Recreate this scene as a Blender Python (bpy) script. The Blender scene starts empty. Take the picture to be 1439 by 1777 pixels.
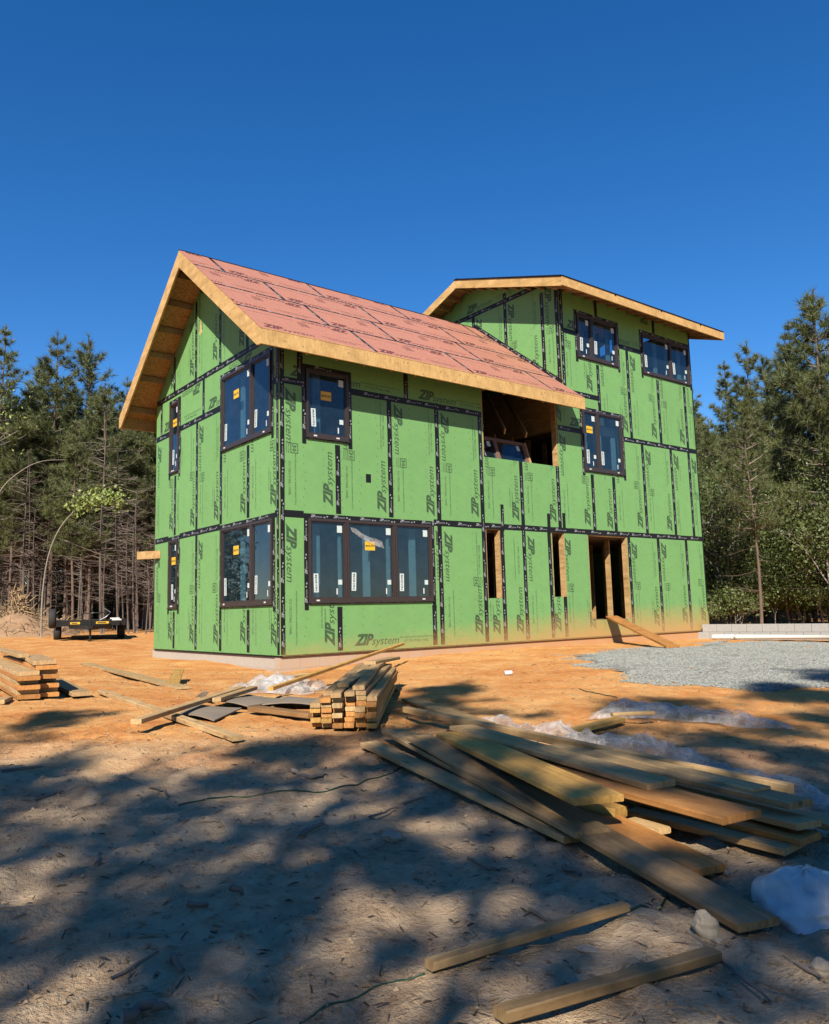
import bpy, math, random
import numpy as np
from mathutils import Matrix, Vector
random.seed(7); RNG = np.random.default_rng(7)
scene = bpy.context.scene
COL = scene.collection
# ------------------------------------------------------------------ camera, sky, sun, exposure
CAM = np.array([-6.7429, -12.4659, 0.7085]); YAW, PIT, ROL, FPX = 0.6646, 0.1238, -0.0261, 1383.1
_f = np.array([math.sin(YAW)*math.cos(PIT), math.cos(YAW)*math.cos(PIT), math.sin(PIT)])
_r = np.array([math.cos(YAW), -math.sin(YAW), 0.0]); _u = np.cross(_r, _f)
_r, _u = math.cos(ROL)*_r+math.sin(ROL)*_u, -math.sin(ROL)*_r+math.cos(ROL)*_u
cd = bpy.data.cameras.new('camera'); cam = bpy.data.objects.new('camera', cd); COL.objects.link(cam)
cd.sensor_fit = 'HORIZONTAL'; cd.sensor_width = 36; cd.lens = 36*FPX/1439; cd.clip_start = .05; cd.clip_end = 3000
cam.matrix_world = Matrix(((_r[0], _u[0], -_f[0], CAM[0]), (_r[1], _u[1], -_f[1], CAM[1]), (_r[2], _u[2], -_f[2], CAM[2]), (0, 0, 0, 1)))
scene.camera = cam
SUN_TRAVEL = Vector((1, .93, -1.05)).normalized()
SUN_EL = math.asin(-SUN_TRAVEL.z)
w = bpy.data.worlds.new('World'); scene.world = w; w.use_nodes = True
nt = w.node_tree; nt.nodes.clear()
sky = nt.nodes.new('ShaderNodeTexSky'); sky.sky_type = 'NISHITA'; sky.sun_disc = False
sky.sun_elevation = SUN_EL; sky.sun_rotation = math.atan2(-SUN_TRAVEL.x, -SUN_TRAVEL.y)
sky.altitude = 300; sky.air_density = 1.0; sky.dust_density = 0.0; sky.ozone_density = 4.5
bg = nt.nodes.new('ShaderNodeBackground'); bg.inputs[1].default_value = 0.05
wo = nt.nodes.new('ShaderNodeOutputWorld'); hs = nt.nodes.new('ShaderNodeHueSaturation'); hs.inputs['Saturation'].default_value = 1.29; hs.inputs['Hue'].default_value = .506; hs.inputs['Value'].default_value = 1.5; nt.links.new(sky.outputs[0], hs.inputs['Color']); nt.links.new(hs.outputs[0], bg.inputs[0]); nt.links.new(bg.outputs[0], wo.inputs[0])
sl = bpy.data.lights.new('sun', 'SUN'); sl.energy = 5.0; sl.angle = math.radians(.53); sl.color = (1, .93, .82)
so = bpy.data.objects.new('sun', sl); COL.objects.link(so); so.rotation_euler = SUN_TRAVEL.to_track_quat('-Z', 'Y').to_euler(); so.location = (-40, -40, 50)
scene.view_settings.view_transform = 'Standard'; scene.view_settings.look = 'None'; scene.view_settings.exposure = 1.0; scene.view_settings.gamma = 1
scene.render.engine = 'CYCLES'; scene.cycles.max_bounces = 6; scene.cycles.diffuse_bounces = 1; scene.cycles.transparent_max_bounces = 12
scene.cycles.use_denoising = True
# ------------------------------------------------------------------ helpers
def link(o, parent=None):
    COL.objects.link(o)
    if parent is not None: o.parent = parent
    return o
def tag(o, label=None, cat=None, group=None, kind=None):
    if label: o['label'] = label
    if cat: o['category'] = cat
    if group: o['group'] = group
    if kind: o['kind'] = kind
    return o
def empty(name, loc=(0, 0, 0), parent=None):
    o = bpy.data.objects.new(name, None); o.location = loc; o.empty_display_size = .1
    return link(o, parent)
def mesh(name, V, F, mats, mi=None, smooth=False):
    me = bpy.data.meshes.new(name)
    me.from_pydata([tuple(map(float, v)) for v in V], [], [tuple(f) for f in F])
    for m in (mats if isinstance(mats, (list, tuple)) else [mats]): me.materials.append(m)
    if mi is not None: me.polygons.foreach_set('material_index', np.asarray(mi, dtype=np.int32))
    if smooth: me.polygons.foreach_set('use_smooth', [True]*len(me.polygons))
    me.update(); return me
def obj(name, me, parent=None, mat=None):
    o = bpy.data.objects.new(name, me)
    if mat is not None: o.matrix_local = mat
    return link(o, parent)
class MB:
    def __init__(s): s.v = []; s.f = []; s.m = []
    def add(s, V, F, m=0):
        n = len(s.v); s.v += [tuple(v) for v in V]; s.f += [tuple(i+n for i in f) for f in F]; s.m += [m]*len(F)
    def box(s, a, b, m=0, mat=None):
        (x0, y0, z0), (x1, y1, z1) = a, b
        V = [(x0,y0,z0),(x1,y0,z0),(x1,y1,z0),(x0,y1,z0),(x0,y0,z1),(x1,y0,z1),(x1,y1,z1),(x0,y1,z1)]
        if mat is not None: V = [tuple(mat @ Vector(v)) for v in V]
        s.add(V, [(0,3,2,1),(4,5,6,7),(0,1,5,4),(1,2,6,5),(2,3,7,6),(3,0,4,7)], m)
    def bar(s, p, q, w, h, m=0, up=(0, 0, 1)):
        p, q = Vector(p), Vector(q); d = q-p; L = d.length; d.normalize(); x = d.cross(Vector(up))
        if x.length < 1e-4: x = Vector((1, 0, 0))
        x.normalize(); u = x.cross(d)
        M = Matrix(((x.x, d.x, u.x, p.x), (x.y, d.y, u.y, p.y), (x.z, d.z, u.z, p.z), (0, 0, 0, 1)))
        s.box((-w/2, 0, -h/2), (w/2, L, h/2), m, M)
    def tube(s, pts, rad, n=6, m=0):
        pts = [Vector(p) for p in pts]; rings = []
        for i, p in enumerate(pts):
            d = (pts[min(i+1, len(pts)-1)]-pts[max(i-1, 0)]).normalized()
            a = d.cross(Vector((0, 0, 1)))
            if a.length < .05: a = d.cross(Vector((1, 0, 0)))
            a.normalize(); b = d.cross(a); r = rad[i] if hasattr(rad, '__len__') else rad
            rings.append([p+(a*math.cos(2*math.pi*k/n)+b*math.sin(2*math.pi*k/n))*r for k in range(n)])
        V = [v for R in rings for v in R]; F = []
        for i in range(len(pts)-1):
            for k in range(n): F.append((i*n+k, i*n+(k+1) % n, (i+1)*n+(k+1) % n, (i+1)*n+k))
        F.append(tuple(range(n))); F.append(tuple(reversed(range((len(pts)-1)*n, len(pts)*n))))
        s.add(V, F, m)
    def lathe(s, prof, n=16, m=0, mat=None):
        V = []; F = []
        for (r, z) in prof:
            for k in range(n):
                v = Vector((r*math.cos(2*math.pi*k/n), r*math.sin(2*math.pi*k/n), z)); V.append(mat @ v if mat else v)
        for i in range(len(prof)-1):
            for k in range(n): F.append((i*n+k, i*n+(k+1) % n, (i+1)*n+(k+1) % n, (i+1)*n+k))
        s.add(V, F, m)
    def mesh(s, name, mats, smooth=False): return mesh(name, s.v, s.f, mats, s.m, smooth)
    def obj(s, name, mats, parent=None, smooth=False, mat=None): return obj(name, s.mesh(name, mats, smooth), parent, mat)
# value noise
_T = RNG.random((64, 64, 64))
def vnoise(x, y, z=0.0):
    x, y, z = np.broadcast_arrays(np.asarray(x, float), np.asarray(y, float), np.asarray(z, float))
    xi, yi, zi = np.floor(x).astype(int), np.floor(y).astype(int), np.floor(z).astype(int)
    fx, fy, fz = x-xi, y-yi, z-zi
    fx, fy, fz = [t*t*(3-2*t) for t in (fx, fy, fz)]
    def g(a, b, c): return _T[(xi+a) & 63, (yi+b) & 63, (zi+c) & 63]
    x00 = g(0,0,0)*(1-fx)+g(1,0,0)*fx; x10 = g(0,1,0)*(1-fx)+g(1,1,0)*fx
    x01 = g(0,0,1)*(1-fx)+g(1,0,1)*fx; x11 = g(0,1,1)*(1-fx)+g(1,1,1)*fx
    return (x00*(1-fy)+x10*fy)*(1-fz)+(x01*(1-fy)+x11*fy)*fz
def lnoise(x, y, z=0.0):
    """like vnoise but with straight interpolation: leaves creases between flat facets"""
    x, y, z = np.broadcast_arrays(np.asarray(x, float), np.asarray(y, float), np.asarray(z, float)); x, y = .8*x+.6*y, .8*y-.6*x
    xi, yi, zi = np.floor(x).astype(int), np.floor(y).astype(int), np.floor(z).astype(int); fx, fy, fz = x-xi, y-yi, z-zi
    g = lambda a, b, c: _T[(xi+a) & 63, (yi+b) & 63, (zi+c) & 63]
    def pl(c): return np.where(fx > fy, g(0, 0, c)+(g(1, 0, c)-g(0, 0, c))*fx+(g(1, 1, c)-g(1, 0, c))*fy, g(0, 0, c)+(g(0, 1, c)-g(0, 0, c))*fy+(g(1, 1, c)-g(0, 1, c))*fx)
    return pl(0)*(1-fz)+pl(1)*fz
def fbm(x, y, z=0.0, o=4):
    t = 0; a = .5
    for i in range(o): t = t+a*vnoise(x*2**i+17.3*i, y*2**i+5.1*i, z*2**i); a *= .5
    return t
# ------------------------------------------------------------------ ground height
_C = np.array([(-6.74,-12.47,-.37),(-4,-10,-.36),(-1.5,-6,-.27),(-4.8,-3.8,-.11),(0,0,-.27),(1.8,0,-.22),(3.8,0,-.14),(7.7,-.2,-.16),(13.2,0,-.24),(0,6.1,-.2),(0,2.5,-.2),
  (5,-3,-.2),(4,-7.5,-.3),(14.6,1,-.3),(13.6,-3,-.3),(-1.5,14,0),(-8,5,-.02),(-12,18,.25),(-3,26,.3),(6,26,.25),(25,5,-.2),(25,-12,-.3),(-16,-6,-.1),(-9,-17,-.4),(2,-16,-.4)])
def _tps():
    P = _C[:, :2]; n = len(P); d2 = ((P[:, None]-P[None])**2).sum(-1)
    K = np.where(d2 > 0, .5*d2*np.log(np.maximum(d2, 1e-12)), 0)+np.eye(n)*.5
    A = np.zeros((n+3, n+3)); A[:n, :n] = K; A[:n, n] = 1; A[:n, n+1:] = P; A[n, :n] = 1; A[n+1:, :n] = P.T
    return np.linalg.solve(A, np.r_[_C[:, 2], 0, 0, 0])
_W = _tps()
def ground(x, y):
    x = np.asarray(x, float); y = np.asarray(y, float); sh = np.broadcast(x, y).shape
    X = np.broadcast_to(x, sh).ravel(); Y = np.broadcast_to(y, sh).ravel(); n = len(_C)
    z = _W[n]+_W[n+1]*X+_W[n+2]*Y
    for i in range(n):
        d2 = (X-_C[i, 0])**2+(Y-_C[i, 1])**2; z = z+_W[i]*.5*d2*np.log(np.maximum(d2, 1e-12))
    z = np.clip(z, -.45, .4)
    r = np.hypot(X-2, Y+2); k = np.clip((r-32)/25, 0, 1); z = z*(1-k)+.3*k
    near = 1-np.clip((r-14)/20, 0, 1)*.75
    z = z+near*(.05*(fbm(X*.9, Y*.9, 3)-.47)+.055*(fbm(X*3.1, Y*3.1, 9, 3)-.44))
    fg = np.clip((9-np.hypot(X-CAM[0], Y-CAM[1]))/4, 0, 1)
    rid = 1-np.abs(2*vnoise(X*5.3+3, Y*5.3, 1)-1)
    z = z+fg*(.075*(fbm(X*6, Y*6, 5, 4)-.46)+.026*(rid-.6))
    return z.reshape(sh) if sh else float(z[0])
def gz(x, y): return float(ground(np.array([x]), np.array([y]))[0])
def gp(u, v, lift=0.0):
    d = _f+_r*(u-719.5)/FPX-_u*(v-888.5)/FPX
    z = -.25
    for _ in range(12):
        t = (z+lift-CAM[2])/d[2] if d[2] < -1e-4 else 400
        p = CAM+d*min(max(t, .5), 400); z = .5*z+.5*gz(p[0], p[1])
    return Vector((p[0], p[1], z+lift))
def at(u, v, dist):
    d = _f+_r*(u-719.5)/FPX-_u*(v-888.5)/FPX
    return Vector(CAM+d*dist)
# ------------------------------------------------------------------ materials
MATS = {}; KA = .66                                # real-world reflectance of the tones picked below
def nodes(name):
    m = bpy.data.materials.new(name); m.use_nodes = True; MATS[name] = m
    t = m.node_tree; b = t.nodes['Principled BSDF']; return m, t, b
def N(t, kind, **kw):
    n = t.nodes.new('ShaderNode'+kind)
    for k, v in kw.items():
        if k in n.inputs: n.inputs[k].default_value = v
        else: setattr(n, k, v)
    return n
def L(t, a, b): t.links.new(a, b)
def noise(t, vec, scale, detail=4, rough=.55):
    n = N(t, 'TexNoise'); n.inputs['Scale'].default_value = scale; n.inputs['Detail'].default_value = detail; n.inputs['Roughness'].default_value = rough
    if vec is not None: L(t, vec, n.inputs['Vector'])
    return n.outputs[0]
def ramp(t, fac, stops):
    r = N(t, 'ValToRGB'); e = r.color_ramp.elements
    while len(e) > 1: e.remove(e[-1])
    e[0].position = stops[0][0]; e[0].color = (*[KA*x for x in stops[0][1]], 1)
    for p, c in stops[1:]:
        x = e.new(p); x.color = (*[KA*y for y in c], 1)
    L(t, fac, r.inputs[0]); return r.outputs[0]
def mixc(t, fac, a, b, mode='MIX'):
    n = N(t, 'Mix', data_type='RGBA', blend_type=mode)
    for s, v in ((n.inputs[0], fac), (n.inputs[6], a), (n.inputs[7], b)):
        if hasattr(v, 'is_output'): L(t, v, s)
        elif isinstance(v, (int, float)): s.default_value = v
        else: s.default_value = (*[KA*y for y in v], 1)
    return n.outputs[2]
def math_(t, op, a, b=None, c=None, clamp=False):
    n = N(t, 'Math', operation=op, use_clamp=clamp)
    for i, v in enumerate((a, b, c)):
        if v is None: continue
        if hasattr(v, 'is_output'): L(t, v, n.inputs[i])
        else: n.inputs[i].default_value = v
    return n.outputs[0]
def mrange(t, v, a, b, c=0, d=1):
    n = N(t, 'MapRange'); L(t, v, n.inputs[0])
    for i, x in enumerate((a, b, c, d)): n.inputs[i+1].default_value = x
    return n.outputs[0]
def bump(t, h, b, strength=.3, dist=.01):
    n = N(t, 'Bump'); n.inputs['Strength'].default_value = strength; n.inputs['Distance'].default_value = dist
    L(t, h, n.inputs['Height']); L(t, n.outputs[0], b.inputs['Normal'])
def coord(t, kind='Object'): return N(t, 'TexCoord').outputs[kind]
def plain(name, c, rough=.6, var=.25, scale=8, metal=0, spec=.5, bmp=0):
    m, t, b = nodes(name); v = coord(t)
    n = noise(t, v, scale)
    L(t, mixc(t, n, tuple(x*(1-var) for x in c), tuple(min(1, x*(1+var)) for x in c)), b.inputs['Base Color'])
    b.inputs['Roughness'].default_value = rough; b.inputs['Metallic'].default_value = metal; b.inputs['Specular IOR Level'].default_value = spec
    if bmp: bump(t, noise(t, v, scale*6), b, bmp)
    return m
def dust_mask(t):
    g = N(t, 'NewGeometry'); s = N(t, 'SeparateXYZ'); L(t, g.outputs['Position'], s.inputs[0])
    n = noise(t, g.outputs['Position'], 2.2, 5, .65); n2 = noise(t, g.outputs['Position'], 14, 3)
    xr = mrange(t, s.outputs[0], 1.0, 8.5, -.1, .4)
    h = math_(t, 'ADD', math_(t, 'MULTIPLY', n, .34), xr)
    d = math_(t, 'SUBTRACT', h, s.outputs[2])
    d = math_(t, 'ADD', d, math_(t, 'MULTIPLY', math_(t, 'SUBTRACT', n2, .5), .45)); n5 = noise(t, g.outputs['Position'], 90, 2, .8); d = math_(t, 'ADD', d, math_(t, 'MULTIPLY', math_(t, 'SUBTRACT', n5, .55), .5))
    m = mrange(t, d, -.2, .5); front = math_(t, 'LESS_THAN', s.outputs[1], .3)
    front = math_(t, 'MULTIPLY', front, math_(t, 'GREATER_THAN', s.outputs[0], .03))
    return math_(t, 'MULTIPLY', m, front, clamp=True)
DUST = (.58, .33, .12)
def sheathing(name, base, dust=True, roof=False):
    m, t, b = nodes(name); v = coord(t)
    n = noise(t, v, 5, 6); f = noise(t, v, 160, 2)
    oi = N(t, 'ObjectInfo')
    c = mixc(t, n, tuple(x*.86 for x in base), tuple(x*1.12 for x in base))
    c = mixc(t, mrange(t, oi.outputs['Random'], 0, 1, 0, .22), c, tuple(x*.78 for x in base))
    c = mixc(t, mrange(t, f, .45, .75, 0, .25), c, tuple(x*.6 for x in base))
    # fastener dots on a grid
    s = N(t, 'SeparateXYZ'); L(t, v, s.inputs[0])
    def cellc(o, per, off): return math_(t, 'MULTIPLY', math_(t, 'SUBTRACT', math_(t, 'FRACT', math_(t, 'ADD', math_(t, 'DIVIDE', o, per), off)), .5), per)
    px, py = (s.outputs[1], s.outputs[0]) if roof else (s.outputs[0], s.outputs[1])
    wob = mrange(t, noise(t, v, 2.3, 1), .3, .7, -.03, .03)
    dx = cellc(math_(t, 'ADD', px, wob), .2032*2 if not roof else .1524, .27); dy = cellc(py, .1524, .4)
    r = math_(t, 'SQRT', math_(t, 'ADD', math_(t, 'POWER', dx, 2), math_(t, 'POWER', dy, 2)))
    dot = math_(t, 'LESS_THAN', r, .011)
    c = mixc(t, math_(t, 'MULTIPLY', dot, .75), c, tuple(x*.25 for x in base))
    gp_ = N(t, 'NewGeometry'); c = mixc(t, mrange(t, noise(t, gp_.outputs['Position'], 1.6, 6, .7), .52, .75, 0, .3), c, tuple(.6*x+.1 for x in base)); c = mixc(t, mrange(t, noise(t, gp_.outputs['Position'], .7, 5, .6), .5, .7, 0, .22), c, tuple(x*.7 for x in base))
    # pale scuffs
    sc = mrange(t, noise(t, v, 26, 2, .8), .71, .74, 0, .35)
    c = mixc(t, sc, c, tuple(min(1, x*1.5+.08) for x in base))
    if dust: c = mixc(t, math_(t, 'MULTIPLY', dust_mask(t), .93), c, DUST)
    L(t, c, b.inputs['Base Color']); b.inputs['Roughness'].default_value = .62; b.inputs['Specular IOR Level'].default_value = .3
    bump(t, noise(t, v, 60, 3), b, .12, .004); return m
GREEN = sheathing('green_sheathing', (.20, .43, .142)); PINK = sheathing('pink_roof_sheathing', (.50, .215, .145), False, True)
def ink(name, c, dust=True):
    m, t, b = nodes(name); g = N(t, 'NewGeometry')
    n = noise(t, g.outputs['Position'], 45, 3); col = mixc(t, mrange(t, n, .35, .7, 0, .55), c, tuple(x*2.1 for x in c))
    if dust: col = mixc(t, math_(t, 'MULTIPLY', dust_mask(t), .75), col, DUST)
    L(t, col, b.inputs['Base Color']); b.inputs['Roughness'].default_value = .6; return m
INK = ink('green_panel_ink', (.035, .075, .03)); PINKINK = ink('pink_panel_ink', (.11, .032, .025), False)
def tape_mat():
    m, t, b = nodes('black_seam_tape'); v = coord(t)
    c = mixc(t, noise(t, v, 20), (.004, .0045, .005), (.013, .014, .016)); c = mixc(t, math_(t, 'MULTIPLY', dust_mask(t), .8), c, DUST)
    L(t, c, b.inputs['Base Color']); b.inputs['Roughness'].default_value = .5; b.inputs['Specular IOR Level'].default_value = .3; bump(t, noise(t, v, 40), b, .25, .004); return m
TAPE = tape_mat(); TAPEINK = ink('white_tape_print', (.25, .26, .27))
def wood_mat(name, a, b_, rough=.65, tint=False, ring=1.0):
    m, t, b = nodes(name); v = coord(t); oi = N(t, 'ObjectInfo')
    mp = N(t, 'Mapping'); L(t, v, mp.inputs[0]); mp.inputs['Scale'].default_value = (34*ring, .8, 9*ring)
    ad = N(t, 'VectorMath', operation='ADD'); L(t, mp.outputs[0], ad.inputs[0]); rv = math_(t, 'MULTIPLY', oi.outputs['Random'], 60); L(t, rv, ad.inputs[1])
    wv = N(t, 'TexWave'); wv.bands_direction = 'X'; wv.inputs['Scale'].default_value = .9; wv.inputs['Distortion'].default_value = 7; wv.inputs['Detail'].default_value = 3; wv.inputs['Detail Scale'].default_value = 1.2
    L(t, ad.outputs[0], wv.inputs['Vector']); n = noise(t, ad.outputs[0], 1.4, 5, .65)
    fac = math_(t, 'ADD', math_(t, 'MULTIPLY', wv.outputs[1], .14), math_(t, 'MULTIPLY', n, .86))
    c = ramp(t, fac, [(.26, tuple(x*.72 for x in b_)), (.42, b_), (.56, tuple((x*.6+y*.4) for x, y in zip(a, b_))), (.72, a)])
    # knots and blotches
    vo = N(t, 'TexVoronoi'); vo.inputs['Scale'].default_value = 1.0
    mk = N(t, 'Mapping'); L(t, v, mk.inputs[0]); mk.inputs['Scale'].default_value = (7, 2.6, 7)
    ak = N(t, 'VectorMath', operation='ADD'); L(t, mk.outputs[0], ak.inputs[0]); L(t, rv, ak.inputs[1]); L(t, ak.outputs[0], vo.inputs['Vector'])
    k = mrange(t, vo.outputs['Distance'], .06, .16, .85, 0); c = mixc(t, k, c, tuple(x*.28 for x in b_))
    g2 = noise(t, ad.outputs[0], 3.6, 6, .7); c = mixc(t, mrange(t, g2, .5, .68, 0, .5), c, tuple(x*.55 for x in b_)); fs = noise(t, v, 55, 3, .7); c = mixc(t, mrange(t, fs, .5, .75, 0, .4), c, tuple(x*.45 for x in b_)); bl = mrange(t, noise(t, v, 3.4, 5, .65), .44, .7, 0, .7); c = mixc(t, bl, c, tuple(x*.62 for x in b_))
    if tint: c = mixc(t, 1.0, c, oi.outputs['Color'], 'MULTIPLY')
    L(t, c, b.inputs['Base Color']); b.inputs['Roughness'].default_value = rough; b.inputs['Specular IOR Level'].default_value = .25
    bump(t, fac, b, .06, .002); return m
LUMBER = wood_mat('sawn_lumber', (.76, .56, .32), (.55, .36, .175), tint=True)
FRAMING = wood_mat('framing_wood', (.66, .45, .21), (.47, .28, .11)); FASCIA = wood_mat('fascia_wood', (.80, .53, .22), (.66, .40, .145), ring=.6)
def osb_mat():
    m, t, b = nodes('strand_board'); v = coord(t); vo = N(t, 'TexVoronoi'); vo.inputs['Scale'].default_value = 22
    mp = N(t, 'Mapping'); L(t, v, mp.inputs[0]); mp.inputs['Scale'].default_value = (1, 2.2, 1); L(t, mp.outputs[0], vo.inputs['Vector'])
    n = noise(t, v, 9, 4); f = math_(t, 'ADD', math_(t, 'MULTIPLY', N(t, 'RGBToBW').outputs[0], 0), n)
    bw = N(t, 'RGBToBW'); L(t, vo.outputs['Color'], bw.inputs[0])
    c = ramp(t, math_(t, 'ADD', math_(t, 'MULTIPLY', bw.outputs[0], .6), math_(t, 'MULTIPLY', n, .4)), [(.2, (.30, .155, .05)), (.5, (.50, .28, .10)), (.8, (.62, .38, .16))])
    L(t, c, b.inputs['Base Color']); b.inputs['Roughness'].default_value = .7; return m
OSB = osb_mat(); SUBFLOOR = plain('darkened_subfloor', (.13, .085, .05), .85, .35, 4)  # interior darkness put into the subfloor colour, so less light bounces indoors
FRAME = plain('brown_window_frame', (.045, .031, .027), .4, .15); STICK = plain('white_sticker', (.62, .72, .70), .5, .05); YELLOW = plain('yellow_sticker', (.85, .50, .02), .5, .05)
BLACKINK = plain('sticker_ink', (.02, .02, .02), .6, 0); TAGW = plain('white_shim', (.75, .74, .72), .5, .05)
def glass_mat():
    m, t, b = nodes('tinted_window_glass'); t.nodes.remove(b); out = t.nodes['Material Output']
    tr = N(t, 'BsdfTransparent'); tr.inputs[0].default_value = (.55, .73, .84, 1)
    gl = N(t, 'BsdfGlossy'); gl.inputs['Roughness'].default_value = .015; gl.inputs[0].default_value = (.9, .95, 1, 1)
    di = N(t, 'BsdfDiffuse'); v = coord(t); n = noise(t, v, 3.2, 6, .7); L(t, mixc(t, n, (.035, .075, .11), (.075, .12, .155)), di.inputs[0])
    fr = N(t, 'Fresnel'); fr.inputs[0].default_value = 1.52
    sm = mrange(t, noise(t, v, 4.5, 5, .75), .4, .8, .1, .26)
    m1 = N(t, 'MixShader'); L(t, sm, m1.inputs[0]); L(t, tr.outputs[0], m1.inputs[1]); L(t, di.outputs[0], m1.inputs[2])
    m2 = N(t, 'MixShader'); ge = N(t, 'NewGeometry'); L(t, math_(t, 'MULTIPLY', math_(t, 'MULTIPLY', fr.outputs[0], 1.4), math_(t, 'SUBTRACT', 1.0, ge.outputs['Backfacing']), clamp=True), m2.inputs[0]); L(t, m1.outputs[0], m2.inputs[1]); L(t, gl.outputs[0], m2.inputs[2]); L(t, m2.outputs[0], out.inputs[0]); return m
GLASS = glass_mat()
def film_mat(name, alpha, col, bs=.7):
    m, t, b = nodes(name); v = coord(t); b.inputs['Base Color'].default_value = (*col, 1); b.inputs['Roughness'].default_value = .16
    b.inputs['Specular IOR Level'].default_value = .8
    n = noise(t, v, 7, 5, .7); L(t, mrange(t, n, .3, .7, max(.04, alpha-.25), min(1, alpha+.25)), b.inputs['Alpha']); bump(t, noise(t, v, 30, 4, .7), b, bs, .012)
    out = t.nodes['Material Output']; tl = N(t, 'BsdfTranslucent'); tl.inputs[0].default_value = (*col, 1); mx = N(t, 'MixShader'); mx.inputs[0].default_value = .12
    L(t, b.outputs[0], mx.inputs[1]); L(t, tl.outputs[0], mx.inputs[2]); L(t, mx.outputs[0], out.inputs[0]); return m
FILM = film_mat('clear_plastic_film', .26, (.64, .63, .61)); BAGM = film_mat('white_plastic_bag', .78, (.68, .675, .66), .2)
CMU = plain('concrete_block', (.52, .45, .37), .9, .18, 12, bmp=.4); CMUG = plain('grey_concrete_block', (.42, .40, .37), .9, .2, 12, bmp=.4)
def cmu_front():
    m, t, b = nodes('dusty_concrete_block'); g = N(t, 'NewGeometry'); s = N(t, 'SeparateXYZ'); L(t, g.outputs['Position'], s.inputs[0])
    n = noise(t, g.outputs['Position'], 3, 5); k = math_(t, 'ADD', mrange(t, s.outputs[0], 0, 7, .25, .95), math_(t, 'SUBTRACT', n, .5), clamp=True)
    c = mixc(t, k, (.50, .41, .32), (.62, .315, .13)); L(t, c, b.inputs['Base Color']); b.inputs['Roughness'].default_value = .9; return m
CMUF = cmu_front()
def ground_mat():
    m, t, b = nodes('clay_and_dirt'); g = N(t, 'NewGeometry'); p = g.outputs['Position']; s = N(t, 'SeparateXYZ'); L(t, p, s.inputs[0])
    # how far ahead of the clearing edge: clay towards the house, grey forest dirt towards the shade trees
    d = math_(t, 'ADD', math_(t, 'MULTIPLY', math_(t, 'ADD', s.outputs[0], 6.74), .617), math_(t, 'MULTIPLY', math_(t, 'ADD', s.outputs[1], 12.47), .787))
    lat = math_(t, 'SUBTRACT', math_(t, 'MULTIPLY', math_(t, 'ADD', s.outputs[0], 6.74), .787), math_(t, 'MULTIPLY', math_(t, 'ADD', s.outputs[1], 12.47), .617))
    wob = math_(t, 'MULTIPLY', math_(t, 'SUBTRACT', noise(t, p, .55, 5, .6), .5), 3.2)
    d2 = math_(t, 'ADD', math_(t, 'ADD', d, wob), math_(t, 'MULTIPLY', math_(t, 'ABSOLUTE', lat), .1))
    k = mrange(t, d2, 5.1, 6.9)
    far = mrange(t, d, 33, 42)
    n1 = noise(t, p, 1.3, 6, .6); n2 = noise(t, p, 11, 5, .7); n3 = noise(t, p, 70, 3, .7)
    clay = ramp(t, math_(t, 'ADD', math_(t, 'MULTIPLY', n1, .55), math_(t, 'MULTIPLY', n2, .45)), [(.3, (.48, .15, .04)), (.45, (.69, .29, .085)), (.6, (.84, .46, .17))])
    dirt = ramp(t, math_(t, 'ADD', math_(t, 'MULTIPLY', n1, .4), math_(t, 'MULTIPLY', n2, .6)), [(.28, (.27, .17, .1)), (.46, (.53, .37, .225)), (.66, (.75, .56, .355))])
    c = mixc(t, k, dirt, clay)
    c = mixc(t, mrange(t, n3, .58, .74, 0, .4), c, (.14, .08, .04))
    c = mixc(t, mrange(t, n3, .42, .3, 0, .35), c, (.72, .56, .36))
    # leaf litter under the forest
    c = mixc(t, far, c, (.09, .055, .03))
    L(t, c, b.inputs['Base Color']); b.inputs['Roughness'].default_value = .95; b.inputs['Specular IOR Level'].default_value = .1
    h = math_(t, 'ADD', math_(t, 'MULTIPLY', n2, .6), math_(t, 'MULTIPLY', n3, .4)); n4 = noise(t, p, 32, 4, .75); h = math_(t, 'ADD', h, math_(t, 'MULTIPLY', n4, .6)); bump(t, h, b, .8, .035); return m
GROUND = ground_mat()
BARK = plain('pine_bark', (.16, .105, .075), .9, .45, 6, bmp=.5); DEADWOOD = plain('dead_branch', (.24, .19, .15), .9, .3, 5); GREYBARK = plain('grey_bark', (.30, .26, .21), .9, .3, 5)
def leaf_mat(name, a, b_, trans=.25):
    m, t, b = nodes(name); g = N(t, 'NewGeometry'); oi = N(t, 'ObjectInfo')
    n = noise(t, g.outputs['Position'], .9, 3); f = math_(t, 'ADD', math_(t, 'MULTIPLY', n, .7), math_(t, 'MULTIPLY', oi.outputs['Random'], .3))
    c = mixc(t, mrange(t, f, .3, .7), a, b_); L(t, c, b.inputs['Base Color']); b.inputs['Roughness'].default_value = .55
    tl = N(t, 'BsdfTranslucent'); L(t, c, tl.inputs[0]); mx = N(t, 'MixShader'); mx.inputs[0].default_value = trans
    out = t.nodes['Material Output']; L(t, b.outputs[0], mx.inputs[1]); L(t, tl.outputs[0], mx.inputs[2]); L(t, mx.outputs[0], out.inputs[0]); return m
NEEDLE = leaf_mat('pine_needles', (.09, .115, .034), (.21, .235, .075)); LEAF = leaf_mat('broad_leaves', (.09, .13, .03), (.22, .27, .075)); PALELEAF = leaf_mat('pale_green_leaves', (.32, .43, .09), (.5, .58, .17), .4)
STONE = plain('field_stone', (.42, .35, .26), .9, .35, 7, bmp=.5); BLACKMETAL = plain('black_trailer_paint', (.012, .012, .013), .35, .2); RUBBER = plain('tyre_rubber', (.02, .019, .018), .8, .3, bmp=.3); STEEL = plain('bare_steel', (.45, .45, .45), .35, .2, metal=.8)
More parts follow.
